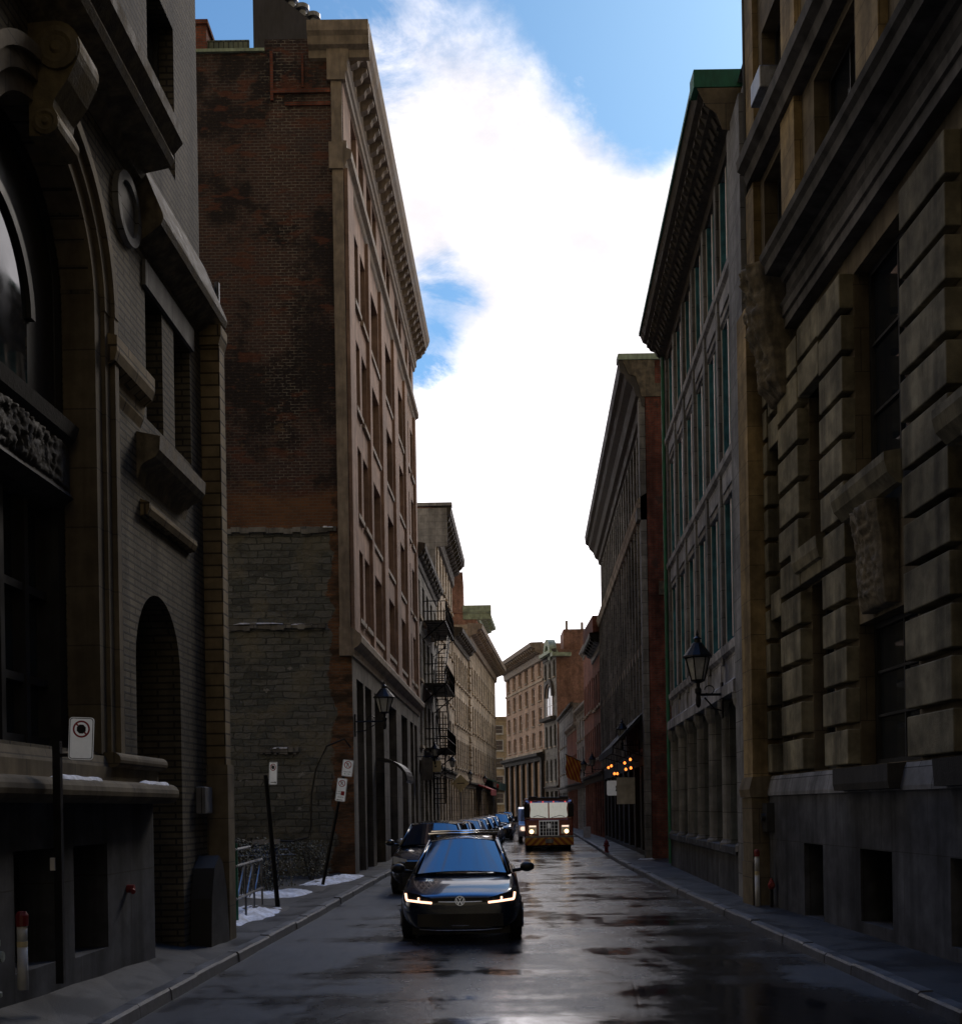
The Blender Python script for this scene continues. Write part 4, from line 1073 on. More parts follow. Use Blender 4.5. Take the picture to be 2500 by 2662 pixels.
l5 = house('brick_building', 'tall brick block with a green copper cornice rising behind the left row', Lt, 104, 116, 20.0, [(16.4, 18.2)], 5, 'farred', 1.0, (1.1, 1.0), 'palegreen', depth=9, sidem='brownbrick')
mb = MB(); mb.box(front(103.9), -8, -1.3, 19.5, 23.2, -8, 0); mb.obj('penthouse', M['brownbrick'], l5)
mb = MB(); mb.prism(front(103.95), [(-.3, 18.9), (.02, 18.95), (.1, 19.4), (.3, 19.6), (.35, 20.15), (-.3, 20.2)], Lt.p(104, 0, -1.2)[0], Lt.p(104, 0, 1.35)[0]); mb.obj('cornice_return', M['palegreen'], l5)

Rf = right(6.9 - .025 * 64.5, .025)
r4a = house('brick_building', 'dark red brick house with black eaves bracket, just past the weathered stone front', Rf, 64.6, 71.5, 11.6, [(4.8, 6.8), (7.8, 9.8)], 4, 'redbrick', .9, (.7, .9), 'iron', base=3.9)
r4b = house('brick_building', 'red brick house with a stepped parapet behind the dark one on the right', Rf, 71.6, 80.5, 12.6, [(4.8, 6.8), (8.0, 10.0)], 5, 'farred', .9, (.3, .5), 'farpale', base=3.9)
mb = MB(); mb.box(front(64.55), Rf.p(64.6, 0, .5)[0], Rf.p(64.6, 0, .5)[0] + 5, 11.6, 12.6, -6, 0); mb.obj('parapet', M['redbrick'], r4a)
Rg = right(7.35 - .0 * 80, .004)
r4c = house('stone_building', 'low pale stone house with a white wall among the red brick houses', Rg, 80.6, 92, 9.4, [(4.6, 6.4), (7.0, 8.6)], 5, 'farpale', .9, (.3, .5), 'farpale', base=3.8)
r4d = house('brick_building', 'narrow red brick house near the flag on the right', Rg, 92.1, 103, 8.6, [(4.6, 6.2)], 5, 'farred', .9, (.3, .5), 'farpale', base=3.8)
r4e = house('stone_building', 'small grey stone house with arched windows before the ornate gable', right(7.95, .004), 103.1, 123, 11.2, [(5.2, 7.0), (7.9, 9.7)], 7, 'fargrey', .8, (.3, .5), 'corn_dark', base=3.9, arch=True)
Rh = Fr((8.4 + .17 * 125, 0, 0), (-.17, 1, 0), (-1, -.17, 0))
r5 = house('stone_building', 'narrow ornate grey stone front with a green arched gable and a big round-headed window', Rh, 125, 131.2, 19.0, [(8.6, 11.0), (4.8, 7.2), (16.2, 18.0)], 3, 'fargrey', .9, (.5, .8), 'corn_dark', base=4.2, arch=True, sidem='brownbrick', depth=12)
window(Rh, r5, 126.6, 129.6, 11.9, 15.6, .05, 2, 2, .2, 'paleframe', arch=True)
mb = MB(); mb.ring(Rh, 128.1, 14.1, 1.5, 2.0, 0, .3); mb.prism(Rh, [(0, 11.4), (.6, 11.5), (.7, 11.8), (0, 11.9)], 125.5, 131); mb.obj('balcony', M['corn_dark'], r5)
mb = MB(); mb.ring(Rh, 127.5, 18.9, .8, 1.5, -.3, .5); mb.disc(Rh, 127.5, 18.9, .8, -.3, .2); mb.box(Rh, 125.0, 130, 18.6, 18.95, -.2, .75); mb.box(Rh, 124.3, 125.2, 18.2, 18.6, -1.5, .6); mb.obj('gable', M['palegreen'], r5)
mb = MB(); mb.box(front(126), 9.3, 12.6, 18.9, 21.3, -5, 0); mb.obj('side_wall', M['brownbrick'], r5)
for i, xx in enumerate((9.6, 11.3, 12.3)):
    q = MB(); q.box(front(127), xx, xx + .28, 21.3, 22.4 - .2 * i, -.3, 0); q.obj('chimney', M['farpale'], r5)
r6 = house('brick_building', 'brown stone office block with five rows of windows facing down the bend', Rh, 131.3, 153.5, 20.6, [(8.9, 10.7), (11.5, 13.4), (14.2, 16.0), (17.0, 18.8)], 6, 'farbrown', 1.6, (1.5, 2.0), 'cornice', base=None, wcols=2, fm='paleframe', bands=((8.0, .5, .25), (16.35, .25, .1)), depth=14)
mb = MB()
for i in range(7):
    c = 131.6 + i * 3.55; mb.box(Rh, c, c + .8, 0, 7.4, -.1, .35)
mb.prism(Rh, [(0, 7.2), (.4, 7.25), (.5, 7.6), (.9, 7.8), (.95, 8.1), (0, 8.3)], 131.3, 153.6); mb.obj('colonnade', M['darkstone'], r6)
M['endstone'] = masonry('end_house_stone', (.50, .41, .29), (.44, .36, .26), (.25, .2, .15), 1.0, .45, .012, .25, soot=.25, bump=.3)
FE = front(205)
e1 = house('stone_building', 'beige stone house with white sash windows closing the end of the street', FE, -6.6, 13.4, 18.0, [(2.6, 4.6), (5.7, 7.6), (8.9, 10.8), (12.0, 14.0), (15.0, 16.6)], 7, 'endstone', 1.55, (.4, 1.2), 'endstone', fm='white', sillm='white', wcols=1, depth=10, fw=.17, rec=.12)
fb = thing('flower_box', 'box of red flowers under a window of the beige end house', 'flower box', FE.p(3.0, 5.2, .4))
mb = MB(); rf = random.Random(9)
for i in range(70):
    c = FE.p(1.2 + rf.random() * 3.6, 5.0 + rf.random() * .7, .3 + rf.random() * .4); s = .22
    mb.lathe((c[0], c[1], c[2]), [(.02, 0), (s, s), (.02, 2 * s)], 5)
mb.obj('flowers', M['flower'], fb)
mb = MB(); mb.box(FE, 1.2, 4.8, 4.75, 5.05, .06, .7); mb.obj('trough', M['wood'], fb)

# fire escape on the low dark house
fe = thing('fire_escape', 'black iron fire escape ladder with railed landings on the dark stone house', 'fire escape', Lf.p(60, 0, .6))
for k, z in enumerate((4.9, 8.1, 11.2)):
    mb = MB(); mb.box(Lf, 57.0, 63.5, z, z + .06, .05, 1.15)
    for i in range(12): mb.box(Lf, 57 + i * .59, 57.03 + i * .59, z - .02, z + .0, .05, 1.15)
    pl = mb.obj('landing', M['iron'], fe)
    mb = MB()
    for zz in (z + .5, z + 1.0): mb.tube([Lf.p(57, zz, .05), Lf.p(57, zz, 1.15), Lf.p(63.5, zz, 1.15), Lf.p(63.5, zz, .05)], .025, 5)
    for i in range(14): mb.tube([Lf.p(57 + i * .5, z, 1.15), Lf.p(57 + i * .5, z + 1.0, 1.15)], .016, 4)
    for i in range(2): mb.tube([Lf.p(57 + i * 6.5, z - .9, .02), Lf.p(57 + i * 6.5, z, 1.1)], .03, 4)
    mb.obj('railing', M['iron'], pl)
for z0, z1, a, b in ((8.1, 11.2, 57.6, 62), (4.9, 8.1, 62.4, 58), (2.2, 4.9, 57.2, 57.3)):
    mb = MB()
    for n_ in (.45, 1.0):
        mb.tube([Lf.p(a, z0, n_), Lf.p(b, z1, n_)], .035, 5)
        mb.tube([Lf.p(a, z0 + .8, n_), Lf.p(b, z1 + .8, n_)], .02, 4)
    for i in range(12):
        f = i / 11; mb.tube([Lf.p(a + (b - a) * f, z0 + (z1 - z0) * f, .45), Lf.p(a + (b - a) * f, z0 + (z1 - z0) * f, 1.0)], .022, 4)
    mb.obj('stair', M['iron'], fe)
# ------------------------------------------------------------------ street lamps on wall brackets (one built, the rest copied)
def make_lamp(name, label, arm, group):
    t = thing(name, label, 'street lamp', (0, 0, 0), group)
    mb = MB(); mb.tube([(0, 0, 0), (arm, 0, 0)], .03); mb.tube([(0, 0, -.35), (arm * .35, 0, -.30), (arm * .75, 0, -.06)], .018)
    mb.tube([(arm * .55 + .1 * math.cos(a), 0, .1 + .09 * math.sin(a)) for a in [i * .5 for i in range(12)]], .012, 5)
    mb.box(XY, -.0, .04, -.5, .25, -.07, .07); mb.obj('bracket', M['iron'], t, world=False)
    mb = MB(); mb.lathe((arm, 0, -.22), [(.02, -.05), (.05, 0), (.06, .1), (.045, .22), (.07, .27), (.07, .34), (.04, .38), (.04, .46), (.13, .5), (.13, .52), (.03, .53)], 10); mb.obj('post', M['iron'], t, world=False)
    mb = MB(); z0, z1, ra, rb = .30, .78, .135, .255
    for i in range(6):
        a = PI / 3 * i; mb.tube([(arm + ra * math.cos(a), ra * math.sin(a), z0), (arm + rb * math.cos(a), rb * math.sin(a), z1)], .014, 4)
    for r_, z_ in ((ra, z0), (rb, z1)):
        mb.tube([(arm + r_ * math.cos(PI / 3 * i), r_ * math.sin(PI / 3 * i), z_) for i in range(7)], .018, 5)
    lf = mb.obj('lantern', M['iron'], t, world=False)
    mb = MB(); mb.lathe((arm, 0, 0), [(ra - .012, z0), (rb - .015, z1)], 6); mb.obj('glass', M['lantern'], lf)
    mb = MB(); mb.lathe((arm, 0, 0), [(rb + .06, z1), (rb + .05, z1 + .03), (.2, z1 + .17), (.11, z1 + .30), (.07, z1 + .32), (.06, z1 + .38), (.09, z1 + .40), (.02, z1 + .46), (.03, z1 + .49), (.0, z1 + .6)], 12)
    mb.obj('roof', M['iron'], t, world=False)
    return t
LG = 'lantern street lamps on wall brackets'
lamp0 = make_lamp('street_lamp', 'black lantern on a bracket in front of the teal window building, largest of the lamps', .52, LG)
lamp0.location = Q.p(24.25, 4.25, .16); lamp0.rotation_euler = (0, 0, PI)
lampL = make_lamp('street_lamp', 'black lantern on a long arm at the corner of the tall brown warehouse', .85, LG)
lampL.location = B.p(32.75, 4.45, .02); lampL.scale = (1, .85, .85)
for src, pos, rz, lab in ((lampL, T3.p(41.2, 4.1, .16), PI, 'black lantern above the dark awning on the weathered stone front'),
                          (lampL, Rf.p(62.5 + 2.3, 4.0, .02), PI, 'black lantern on the dark red brick house on the right'),
                          (lampL, Rf.p(72.2, 4.0, .02), PI, 'black lantern on the stepped parapet brick house on the right'),
                          (lampL, Rg.p(82.5, 3.9, .02), PI, 'black lantern on the low pale house on the right'),
                          (lampL, Lf.p(55.6, 4.25, .02), 0, 'black lantern just past the warehouse end, before the fire escape'),
                          (lampL, Lf.p(68.5, 4.2, .02), 0, 'black lantern on the tall stone building behind the fire escape'),
                          (lampL, Lg.p(85.5, 3.9, .02), 0, 'black lantern on the narrow beige house on the left'),
                          (lampL, Lg.p(99, 3.9, .02), 0, 'black lantern on the quoined beige building on the left')):
    c = copy_tree(src); c.scale = (.72,) * 3; c.location = pos; c.rotation_euler = (0, 0, rz); c['label'] = lab

# ------------------------------------------------------------------ signs
def rrect(w, h, r, n=5):
    P = []
    for cx, cz, a0 in ((w / 2 - r, h / 2 - r, 0), (-w / 2 + r, h / 2 - r, 90), (-w / 2 + r, -h / 2 + r, 180), (w / 2 - r, -h / 2 + r, 270)):
        for i in range(n + 1):
            a = math.radians(a0 + 90 * i / n); P.append((cx + r * math.cos(a), cz + r * math.sin(a)))
    return P
FX = Fr((0, 0, 0), (1, 0, 0), (0, -1, 0))     # sign face looks towards -Y
def sign_plate(parent, w, h, loc, tilt=0.0, kind='stop', yaw=0.0, label=None):
    """white plate with black rim line and its printed symbol"""
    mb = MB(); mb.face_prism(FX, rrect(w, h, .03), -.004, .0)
    p = mb.obj('sign_plate', M['signglow'], parent, world=False, label=label); p.location = loc; p.rotation_euler = (0, tilt, yaw)
    def art(nm, m, mb):
        o = mb.obj(nm, M[m], None); o.parent = p; return o
    q = MB(); A_ = rrect(w - .012, h - .012, .026); B_ = rrect(w - .024, h - .024, .022); n = len(A_)
    q.add([FX.p(s, z, .002) for s, z in A_] + [FX.p(s, z, .002) for s, z in B_], [(i, (i + 1) % n, n + (i + 1) % n, n + i) for i in range(n)]); art('border', 'signblack', q)
    R_ = w * .345; cz = h / 2 - R_ - h * .075
    q = MB(); q.ring(FX, 0, cz, R_ * .80, R_, .0015, .0035, 0, 360, 28)
    a = math.radians(-45); dx_, dz_ = math.cos(a), math.sin(a); px_, pz_ = -dz_, dx_; t_ = R_ * .09
    q.face_prism(FX, [(-dx_ * R_ * .85 + px_ * t_, cz - dz_ * R_ * .85 + pz_ * t_), (dx_ * R_ * .85 + px_ * t_, cz + dz_ * R_ * .85 + pz_ * t_), (dx_ * R_ * .85 - px_ * t_, cz + dz_ * R_ * .85 - pz_ * t_), (-dx_ * R_ * .85 - px_ * t_, cz - dz_ * R_ * .85 - pz_ * t_)], .003, .0055)
    art('prohibition_ring', 'signred', q)
    q = MB()
    if kind == 'stop':
        q.face_prism(FX, [(R_ * .56 * math.cos(PI / 8 + PI / 4 * i), cz + R_ * .56 * math.sin(PI / 8 + PI / 4 * i)) for i in range(8)], .004, .0065)
    else:
        k = R_ * .55      # letter P
        q.face_prism(FX, [(-k * .5, cz - k), (-k * .5, cz + k), (-k * .2, cz + k), (-k * .2, cz - k)], .001, .0028)
        q.ring(FX, -k * .15, cz + k * .45, k * .3, k * .56, .001, .0028, -90, 90, 10)
    art('symbol', 'signblack', q)
    return p, cz, R_
def text(parent, s, size, loc, m='signblack', name='lettering'):
    cu = bpy.data.curves.new(name, 'FONT'); cu.body = s; cu.size = size; cu.align_x = 'CENTER'; cu.extrude = .001
    o = bpy.data.objects.new(name, cu); COL.objects.link(o)
    dg = bpy.context.evaluated_depsgraph_get(); dg.update(); me = bpy.data.meshes.new_from_object(o.evaluated_get(dg)); bpy.data.objects.remove(o)
    me.materials.clear(); me.materials.append(M[m])
    c = bpy.data.objects.new(name, me); COL.objects.link(c); c.parent = parent; c.location = loc; c.rotation_euler = (PI / 2, 0, 0)
    return c
def arrow(parent, w, z, d):
    q = MB(); q.face_prism(FX, [(-w, z - .006), (w, z - .006), (w, z + .006), (-w, z + .006)], .001, .003)
    q.face_prism(FX, [(d * w, z + .018), (d * (w + .03), z), (d * w, z - .018)], .001, .003)
    o = q.obj('arrow', M['signblack'], None); o.parent = parent

# nearest sign, on a stub pole
s1 = thing('no_stopping_sign', 'white no stopping sign with red ring on a short black pole, nearest on the left', 'sign', (-3.66, 10.0, .49))
mb = MB(); mb.bx(-.033, .033, -.03, .03, 0, 2.1); mb.obj('pole', M['iron'], s1, world=False)
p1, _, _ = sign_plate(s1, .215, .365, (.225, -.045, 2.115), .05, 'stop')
mb = MB(); mb.bx(.03, .16, -.035, -.01, 1.96, 1.99); mb.bx(.12, .15, -.034, -.02, 1.94, 2.26); mb.obj('clamp', M['iron'], s1, world=False)
mb = MB(); mb.bx(-.06, -.02, -.05, -.03, .98, 1.09); mb.obj('sticker', M['whiteframe'], s1, world=False)
# second sign
s2 = thing('no_stopping_sign', 'small white no stopping sign with an arrow on a dark pole beside the snowy lot', 'sign', (-3.93, 21.4, .12))
mb = MB(); mb.cyl((.14, 0, 0), (-.05, 0, 2.5), .045, .04, 8); mb.obj('pole', M['iron'], s2, world=False)
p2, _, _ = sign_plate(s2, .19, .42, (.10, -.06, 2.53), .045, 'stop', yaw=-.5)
arrow(p2, .05, -.165, 1)
# leaning pole with two parking signs
s3 = thing('no_parking_sign', 'leaning dark pole with two white no parking signs beside the warehouse corner', 'sign', (-3.86, 27.9, .10))
mb = MB(); mb.cyl((0, 0, 0), (.62, 0, 3.0), .04, .035, 8); mb.obj('pole', M['iron'], s3, world=False)
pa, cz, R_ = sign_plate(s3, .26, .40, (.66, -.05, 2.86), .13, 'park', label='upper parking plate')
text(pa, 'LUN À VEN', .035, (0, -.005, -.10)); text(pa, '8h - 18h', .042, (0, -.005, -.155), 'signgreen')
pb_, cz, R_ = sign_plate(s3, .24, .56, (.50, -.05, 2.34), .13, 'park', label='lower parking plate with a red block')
q = MB(); q.face_prism(FX, [(.0, -.13), (.085, -.13), (.085, -.03), (.0, -.03)], .001, .003); o = q.obj('red_panel', M['signred'], None); o.parent = pb_
text(pb_, '1 DÉC', .035, (-.055, -.005, -.06)); text(pb_, '30 MAR', .032, (-.055, -.005, -.11)); text(pb_, 'EXCEPTÉ', .035, (0, -.005, -.19)); arrow(pb_, .06, -.245, -1)

# ------------------------------------------------------------------ bollards, hydrants, fire connections
def bollard(label, loc, h):
    t = thing('bollard', label, 'bollard', loc, 'white marker posts with red tops')
    mb = MB(); mb.lathe((0, 0, 0), [(.045, 0), (.042, h * .55)], 12); mb.lathe((0, 0, 0), [(.042, h * .62), (.042, h - .12)], 12); mb.obj('post', M['white'], t, world=False, smooth=True)
    mb = MB(); mb.lathe((0, 0, 0), [(.043, h * .55), (.043, h * .62)], 12); mb.obj('band', M['signyellow'], t, world=False)
    mb = MB(); mb.lathe((0, 0, 0), [(.05, h - .12), (.052, h - .03), (.035, h), (.0, h + .005)], 12); mb.obj('cap', M['red'], t, world=False)
    return t
bollard('white marker post with a red top beside the hydrant, lower left', (-3.83, 9.6, .5), .65)
bollard('white marker post with a red top at the pilaster foot across the street', (4.82, 20.25, .14), 1.0)
M['hydrantpaint'] = plain('faded_hydrant_paint', (.22, .25, .22), .6, var=.5, vs=12, bump=.3)
def hydrant(label, loc, m, cat='hydrant', s=1.0):
    t = thing('fire_hydrant', label, cat, loc)
    mb = MB(); mb.lathe((0, 0, 0), [(a * s, b * s) for a, b in ((.14, 0), (.14, .04), (.1, .06), (.095, .42), (.13, .45), (.13, .5), (.1, .54), (.07, .62), (.03, .66), (.03, .7), (0, .7))], 12); mb.obj('barrel', M[m], t, world=False)
    mb = MB(); mb.cyl((-.16 * s, 0, .36 * s), (.16 * s, 0, .36 * s), .05 * s); mb.cyl((0, -.17 * s, .33 * s), (0, 0, .33 * s), .06 * s); mb.obj('outlet', M[m], t, world=False)
    return t
hydrant('pale weathered fire hydrant at the left edge beside the red topped post', (-3.97, 9.2, .5), 'hydrantpaint', s=.9)
hydrant('small red fire hydrant on the far right pavement', (4.86, 45, .13), 'red', s=.75)
fc = thing('fire_connection', 'red fire department connection low beside the right marker post', 'fire connection', (5.03, 20.1, .14))
mb = MB(); mb.cyl((0, 0, 0), (0, 0, .34), .03); mb.obj('pipe', M['iron'], fc, world=False)
mb = MB(); mb.lathe((0, 0, .3), [(.02, 0), (.05, .03), (.065, .09), (.035, .15), (.015, .2)], 10); mb.cyl((-.02, -.14, .4), (0, 0, .4), .04); mb.obj('head', M['red'], fc, world=False)

# ------------------------------------------------------------------ empty lot: barrier, rails, bins, bushes, snow
br = thing('barrier', 'steel crowd barrier with diagonal bars and a green post in the snowy lot', 'barrier', (-4.0, 18.7, .12))
mb = MB()
P0, P1 = V((.02, 0, 0)), V((-.06, 2.6, 0))
def bp(f, z): 
    q = P0.lerp(P1, f); return (q.x, q.y, z)
for z, e in ((.42, 1), (.95, 1), (1.22, .5)): mb.tube([bp(-.04, z), bp(e, z)], .026)
for f in (.33, .66, 1): mb.tube([bp(f, .05), bp(f, .97)], .02)
for f in (0, .34, .67): mb.tube([bp(f + .04, .43), bp(f + .30, .94)], .018)
mb.obj('rail', M['steel'], br, world=False)
mb = MB(); mb.tube([(.02, 0, 0), (.02, 0, 1.32)], .03); mb.obj('post', M['green'], br, world=False)
rk_ = thing('bike_rack', 'bent steel hoop rail by the leaning sign in the lot', 'bike rack', (-4.6, 27.2, .12))
mb = MB()
for x in (-1.5, -.9, -.3): mb.tube([(x, 0, 0), (x, 0, .8), (x + .1, .05, .92), (x + .3, .1, .92), (x + .4, .12, .8), (x + .4, .12, 0)], .022)
mb.tube([(-1.6, 0, .78), (.2, .1, .80)], .02); mb.obj('hoop', M['steel'], rk_, world=False)
def bin_(label, loc, m, rz):
    t = thing('wheelie_bin', label, 'bin', loc, None, rz)
    mb = MB(); mb.add([(-.26, -.3, .08), (.26, -.3, .08), (.26, .3, .08), (-.26, .3, .08), (-.31, -.36, 1.0), (.31, -.36, 1.0), (.31, .36, 1.0), (-.31, .36, 1.0)], [(0, 1, 2, 3), (0, 1, 5, 4), (1, 2, 6, 5), (2, 3, 7, 6), (3, 0, 4, 7), (4, 5, 6, 7)]); mb.obj('body', M[m], t, world=False, bevel=.02)
    mb = MB(); mb.prism(Fr((0, 0, 0), (1, 0, 0), (0, 1, 0)), [(-.4, 1.0), (.4, 1.0), (.38, 1.07), (-.36, 1.12)], -.33, .33); mb.obj('lid', M[m], t, world=False)
    mb = MB()
    for x in (-.24, .24): mb.cyl((x - .03, .3, .1), (x + .03, .3, .1), .1)
    mb.obj('wheel', M['tyre'], t, world=False)
bin_('dark blue wheelie bin behind the railings in the lot', (-5.3, 28.4, .15), 'bluecar', .2)
bin_('black wheelie bin against the rubble wall in the lot', (-6.3, 30.6, .15), 'black', -.15)
def shrub(label, loc, r, h, seed):
    rs_ = random.Random(seed); t = thing('shrub', label, 'shrub', loc)
    mb = MB()
    for i in range(12):
        a = rs_.random() * 6.28; e = (math.cos(a) * r * rs_.random(), math.sin(a) * r * rs_.random(), h * (.6 + .5 * rs_.random()))
        mb.tube([(e[0] * .15, e[1] * .15, 0), (e[0] * .6, e[1] * .6, e[2] * .55), e], .008, 4)
        for k in range(4):
            f = .4 + .6 * rs_.random(); p = (e[0] * f, e[1] * f, e[2] * f); mb.tube([p, (p[0] + rs_.uniform(-.2, .2), p[1] + rs_.uniform(-.2, .2), p[2] + rs_.uniform(0, .2))], .004, 3)
    mb.obj('twigs', M['wood'], t, world=False)
    mb = MB()
    for i in range(900):
        a = rs_.random() * 6.28; q = rs_.random() ** .6; z = h * (.15 + .95 * rs_.random()); x, y = math.cos(a) * r * q, math.sin(a) * r * q; s = rs_.uniform(.02, .05); u = rs_.random() * 6
        mb.quad((x, y, z), (x + s * math.cos(u), y + s * math.sin(u), z + s * .4), (x + s * math.cos(u) - s * .5, y + s * math.sin(u) + s * .5, z + s), (x - s * .5, y + s * .5, z + s * .5))
    mb.obj('leaves', M['leaf'], t, world=False, merge=False)
M['leaf'] = plain('dry_leaf', (.05, .05, .028), .8, var=.5, vs=9, bump=0)
shrub('dark leafless shrub behind the steel barrier', (-4.9, 23.6, .12), .7, 1.15, 1)
shrub('dark scraggly shrub in front of the blue bin', (-4.7, 25.6, .12), .6, 1.0, 2)
shrub('low dark shrub by the leaning sign', (-4.35, 29.4, .12), .5, .95, 3)
cb = thing('utility_cable', 'black cable looping down the rubble wall to the pole', 'cable', (-3.6, 32.4, 3.4))
mb = MB(); mb.tube([(-3.62, 32.42, 3.7), (-3.8, 32.4, 3.95), (-4.3, 32.4, 3.75), (-4.62, 32.4, 3.1), (-4.75, 32.4, 2.4), (-4.78, 32.4, 1.5), (-4.85, 32.4, 1.2), (-5.3, 32.4, 1.1), (-7, 32.4, 1.15), (-8.3, 32.4, 1.3)], .028, 6); mb.obj('cable', M['black'], cb)
def snow(label, pts, z, th, seed):
    """old snow: an irregular low mound"""
    rs_ = random.Random(seed); n = 40
    t_ = MB(); c = V((sum(p[0] for p in pts) / len(pts), sum(p[1] for p in pts) / len(pts), 0))
    ring = []
    m = len(pts)
    for i in range(n):
        f = i / n * m; a = int(f); g = f - a; p = V((*pts[a % m], 0)).lerp(V((*pts[(a + 1) % m], 0)), g)
        p = c + (p - c) * (1 + rs_.uniform(-.14, .10)); ring.append(p)
    P = []; K = 6
    for k in range(K):
        f = 1 - k / K
        for p in ring:
            q = c + (p - c) * f; hgt = th * (1 - f ** 3) * (1 + rs_.uniform(-.35, .35)); P.append((q.x, q.y, z + hgt - .01 + (0 if k else -.03)))
    P.append((c.x, c.y, z + th))
    fs = [(k * n + i, k * n + (i + 1) % n, (k + 1) * n + (i + 1) % n, (k + 1) * n + i) for k in range(K - 1) for i in range(n)] + [((K - 1) * n + i, (K - 1) * n + (i + 1) % n, K * n) for i in range(n)]
    t_.add(P, fs); o = t_.obj('snow', M['snow'], None, smooth=True); tag(o, label, None, None, 'stuff')
snow('patch of old snow at the foot of the green post', [(-4.3, 17.9), (-3.85, 18.2), (-3.55, 20.6), (-3.75, 21.8), (-4.5, 22.0), (-5.0, 20.5)], .14, .10, 1)
snow('strip of old snow behind the steel barrier', [(-5.6, 23.2), (-4.9, 22.9), (-4.0, 24.2), (-3.6, 26.2), (-4.1, 26.6), (-5.2, 25.0)], .15, .08, 2)
snow('patch of old snow between the leaning sign and the warehouse', [(-4.6, 27.2), (-3.9, 27.0), (-3.25, 30.0), (-3.2, 32.0), (-3.7, 32.4), (-4.3, 30.5)], .13, .09, 3)
def snowline(label, F, s0, s1, z, n0, n1, seed):
    mb = MB(); n = 28; P = []
    for i in range(n + 1):
        f = i / n; s = s0 + (s1 - s0) * f; e = min(1, 7 * f, 7 * (1 - f)); k = .5 + .5 * mnoise.noise(V((s * 3.1, seed * 7.3, 0))); k2 = .5 + .5 * mnoise.noise(V((s * 6.7, seed * 3.1, 5)))
        h = e * (.008 + .05 * k); m = n1 - (n1 - n0) * (.35 * k2 + (1 - e) * .5)
        P += [F.p(s, z - .012, n0), F.p(s, z + h * .8, n0), F.p(s, z + h, n0 + (m - n0) * .5), F.p(s, z + h * .55, m - .015), F.p(s, z - .012, m)]
    mb.add(P, [(i * 5 + j, i * 5 + j + 1, i * 5 + j + 6, i * 5 + j + 5) for i in range(n) for j in range(4)])
    o = mb.obj('snow', M['snow'], None, smooth=True); tag(o, label, None, None, 'stuff')
snowline('thin line of snow on the rounded ledge of the arched building', A, 10.3, 11.6, 2.285, .20, .30, 5)
snowline('short line of snow at the end of the rounded ledge', A, 12.75, 13.75, 2.285, .2, .30, 6)
snowline('line of snow on the stone ledge across the rubble wall', D, -6.9, -5.5, 7.24, .0, .12, 7)
snowline('broken line of snow on the right of the rubble ledge', D, -5.4, -4.6, 7.2, .0, .10, 8)
snowline('bit of snow on the top ledge of the rubble wall', D, -4.35, -4.0, 9.93, .0, .1, 9)
snowline('bit of snow on the lowest ledge of the rubble wall', D, -5.9, -5.3, 3.72, .0, .1, 10)
snowline('bit of snow on the pavement by the red brick flank', XY, 5.2, 5.75, .14, 38.4, 38.7, 11)

# ------------------------------------------------------------------ shop signs, awnings, flag, bulbs
def board(name, label, cat, F, s, z, w, h, n, m, art=None):
    """a hanging board that faces the camera, held by a bracket off the wall"""
    p = F.p(s, z, n); t = thing(name, label, cat, p)
    mb = MB(); mb.face_prism(FX, rrect(w, h, .06), -.03, .0); b = mb.obj('panel', M[m], t, world=False)
    q = F.p(s, z, 0); mb = MB(); mb.tube([(q[0] - p[0], 0, h / 2 + .08), ((-w / 2 if q[0] > p[0] else w / 2), 0, h / 2 + .08)], .02, 5)
    for x in (-w * .35, w * .35): mb.tube([(x, 0, h / 2 + .08), (x, 0, h / 2 - .01)], .01, 4)
    mb.obj('bracket', M['iron'], t, world=False)
    if art:
        q_ = MB(); art(q_); o = q_.obj('emblem', M['signblack'], None); o.parent = b
    return t
board('hanging_sign', 'white notched shop sign with a small dark figure under the black awning', 'shop sign', T3, 42.6, 2.6, .62, .55, .95, 'signglow', lambda q: (q.disc(FX, .07, .04, .06, .002, .006, 10), q.face_prism(FX, [(.0, -.12), (.15, -.1), (.12, .0), (.04, .02)], .002, .006)))
board('hanging_sign', 'cream square sign with a small dark emblem on the left row', 'shop sign', Lf, 56.0, 4.0, .55, .55, .62, 'signyellow', lambda q: (q.disc(FX, 0, 0, .05, .002, .006, 10),))
board('hanging_sign', 'pale rounded shop sign hanging off the warehouse end', 'shop sign', B, 52.6, 3.75, .5, 1.0, .5, 'sandgrey')
sc = thing('sandwich_board', 'small white sandwich board on the far right pavement', 'sandwich board', (6.0, 65.5, .13))
mb = MB(); mb.face_prism(FX, rrect(.4, .62, .02), -.02, .0); o = mb.obj('panel', M['whiteframe'], sc, world=False); o.location = (0, 0, .34); o.rotation_euler = (-.2, 0, 0)
mb = MB(); mb.face_prism(FX, rrect(.4, .62, .02), -.02, .0); o = mb.obj('panel', M['whiteframe'], sc, world=False); o.location = (0, .3, .34); o.rotation_euler = (.2, 0, 0)
ds_ = thing('road_sign', 'yellow diamond road sign on a post by the left kerb, far down the street', 'road sign', (-1.35, 78, .13))
mb = MB(); mb.cyl((0, 0, 0), (0, 0, 3.6), .05); mb.obj('post', M['steel'], ds_, world=False)
mb = MB(); mb.face_prism(FX, [(-.6, 0), (0, -.6), (.6, 0), (0, .6)], -.01, .0); o = mb.obj('plate', M['signyellow'], ds_, world=False); o.location = (0, -.06, 3.5)
q_ = MB(); q_.face_prism(FX, [(-.25, -.03), (.25, -.03), (.25, .03), (-.25, .03)], .002, .006); o2 = q_.obj('symbol', M['signblack'], None); o2.parent = o
aw = thing('awning', 'black sloping shop awning with warm bulbs under it on the right', 'awning', T3.p(43, 4, 0))
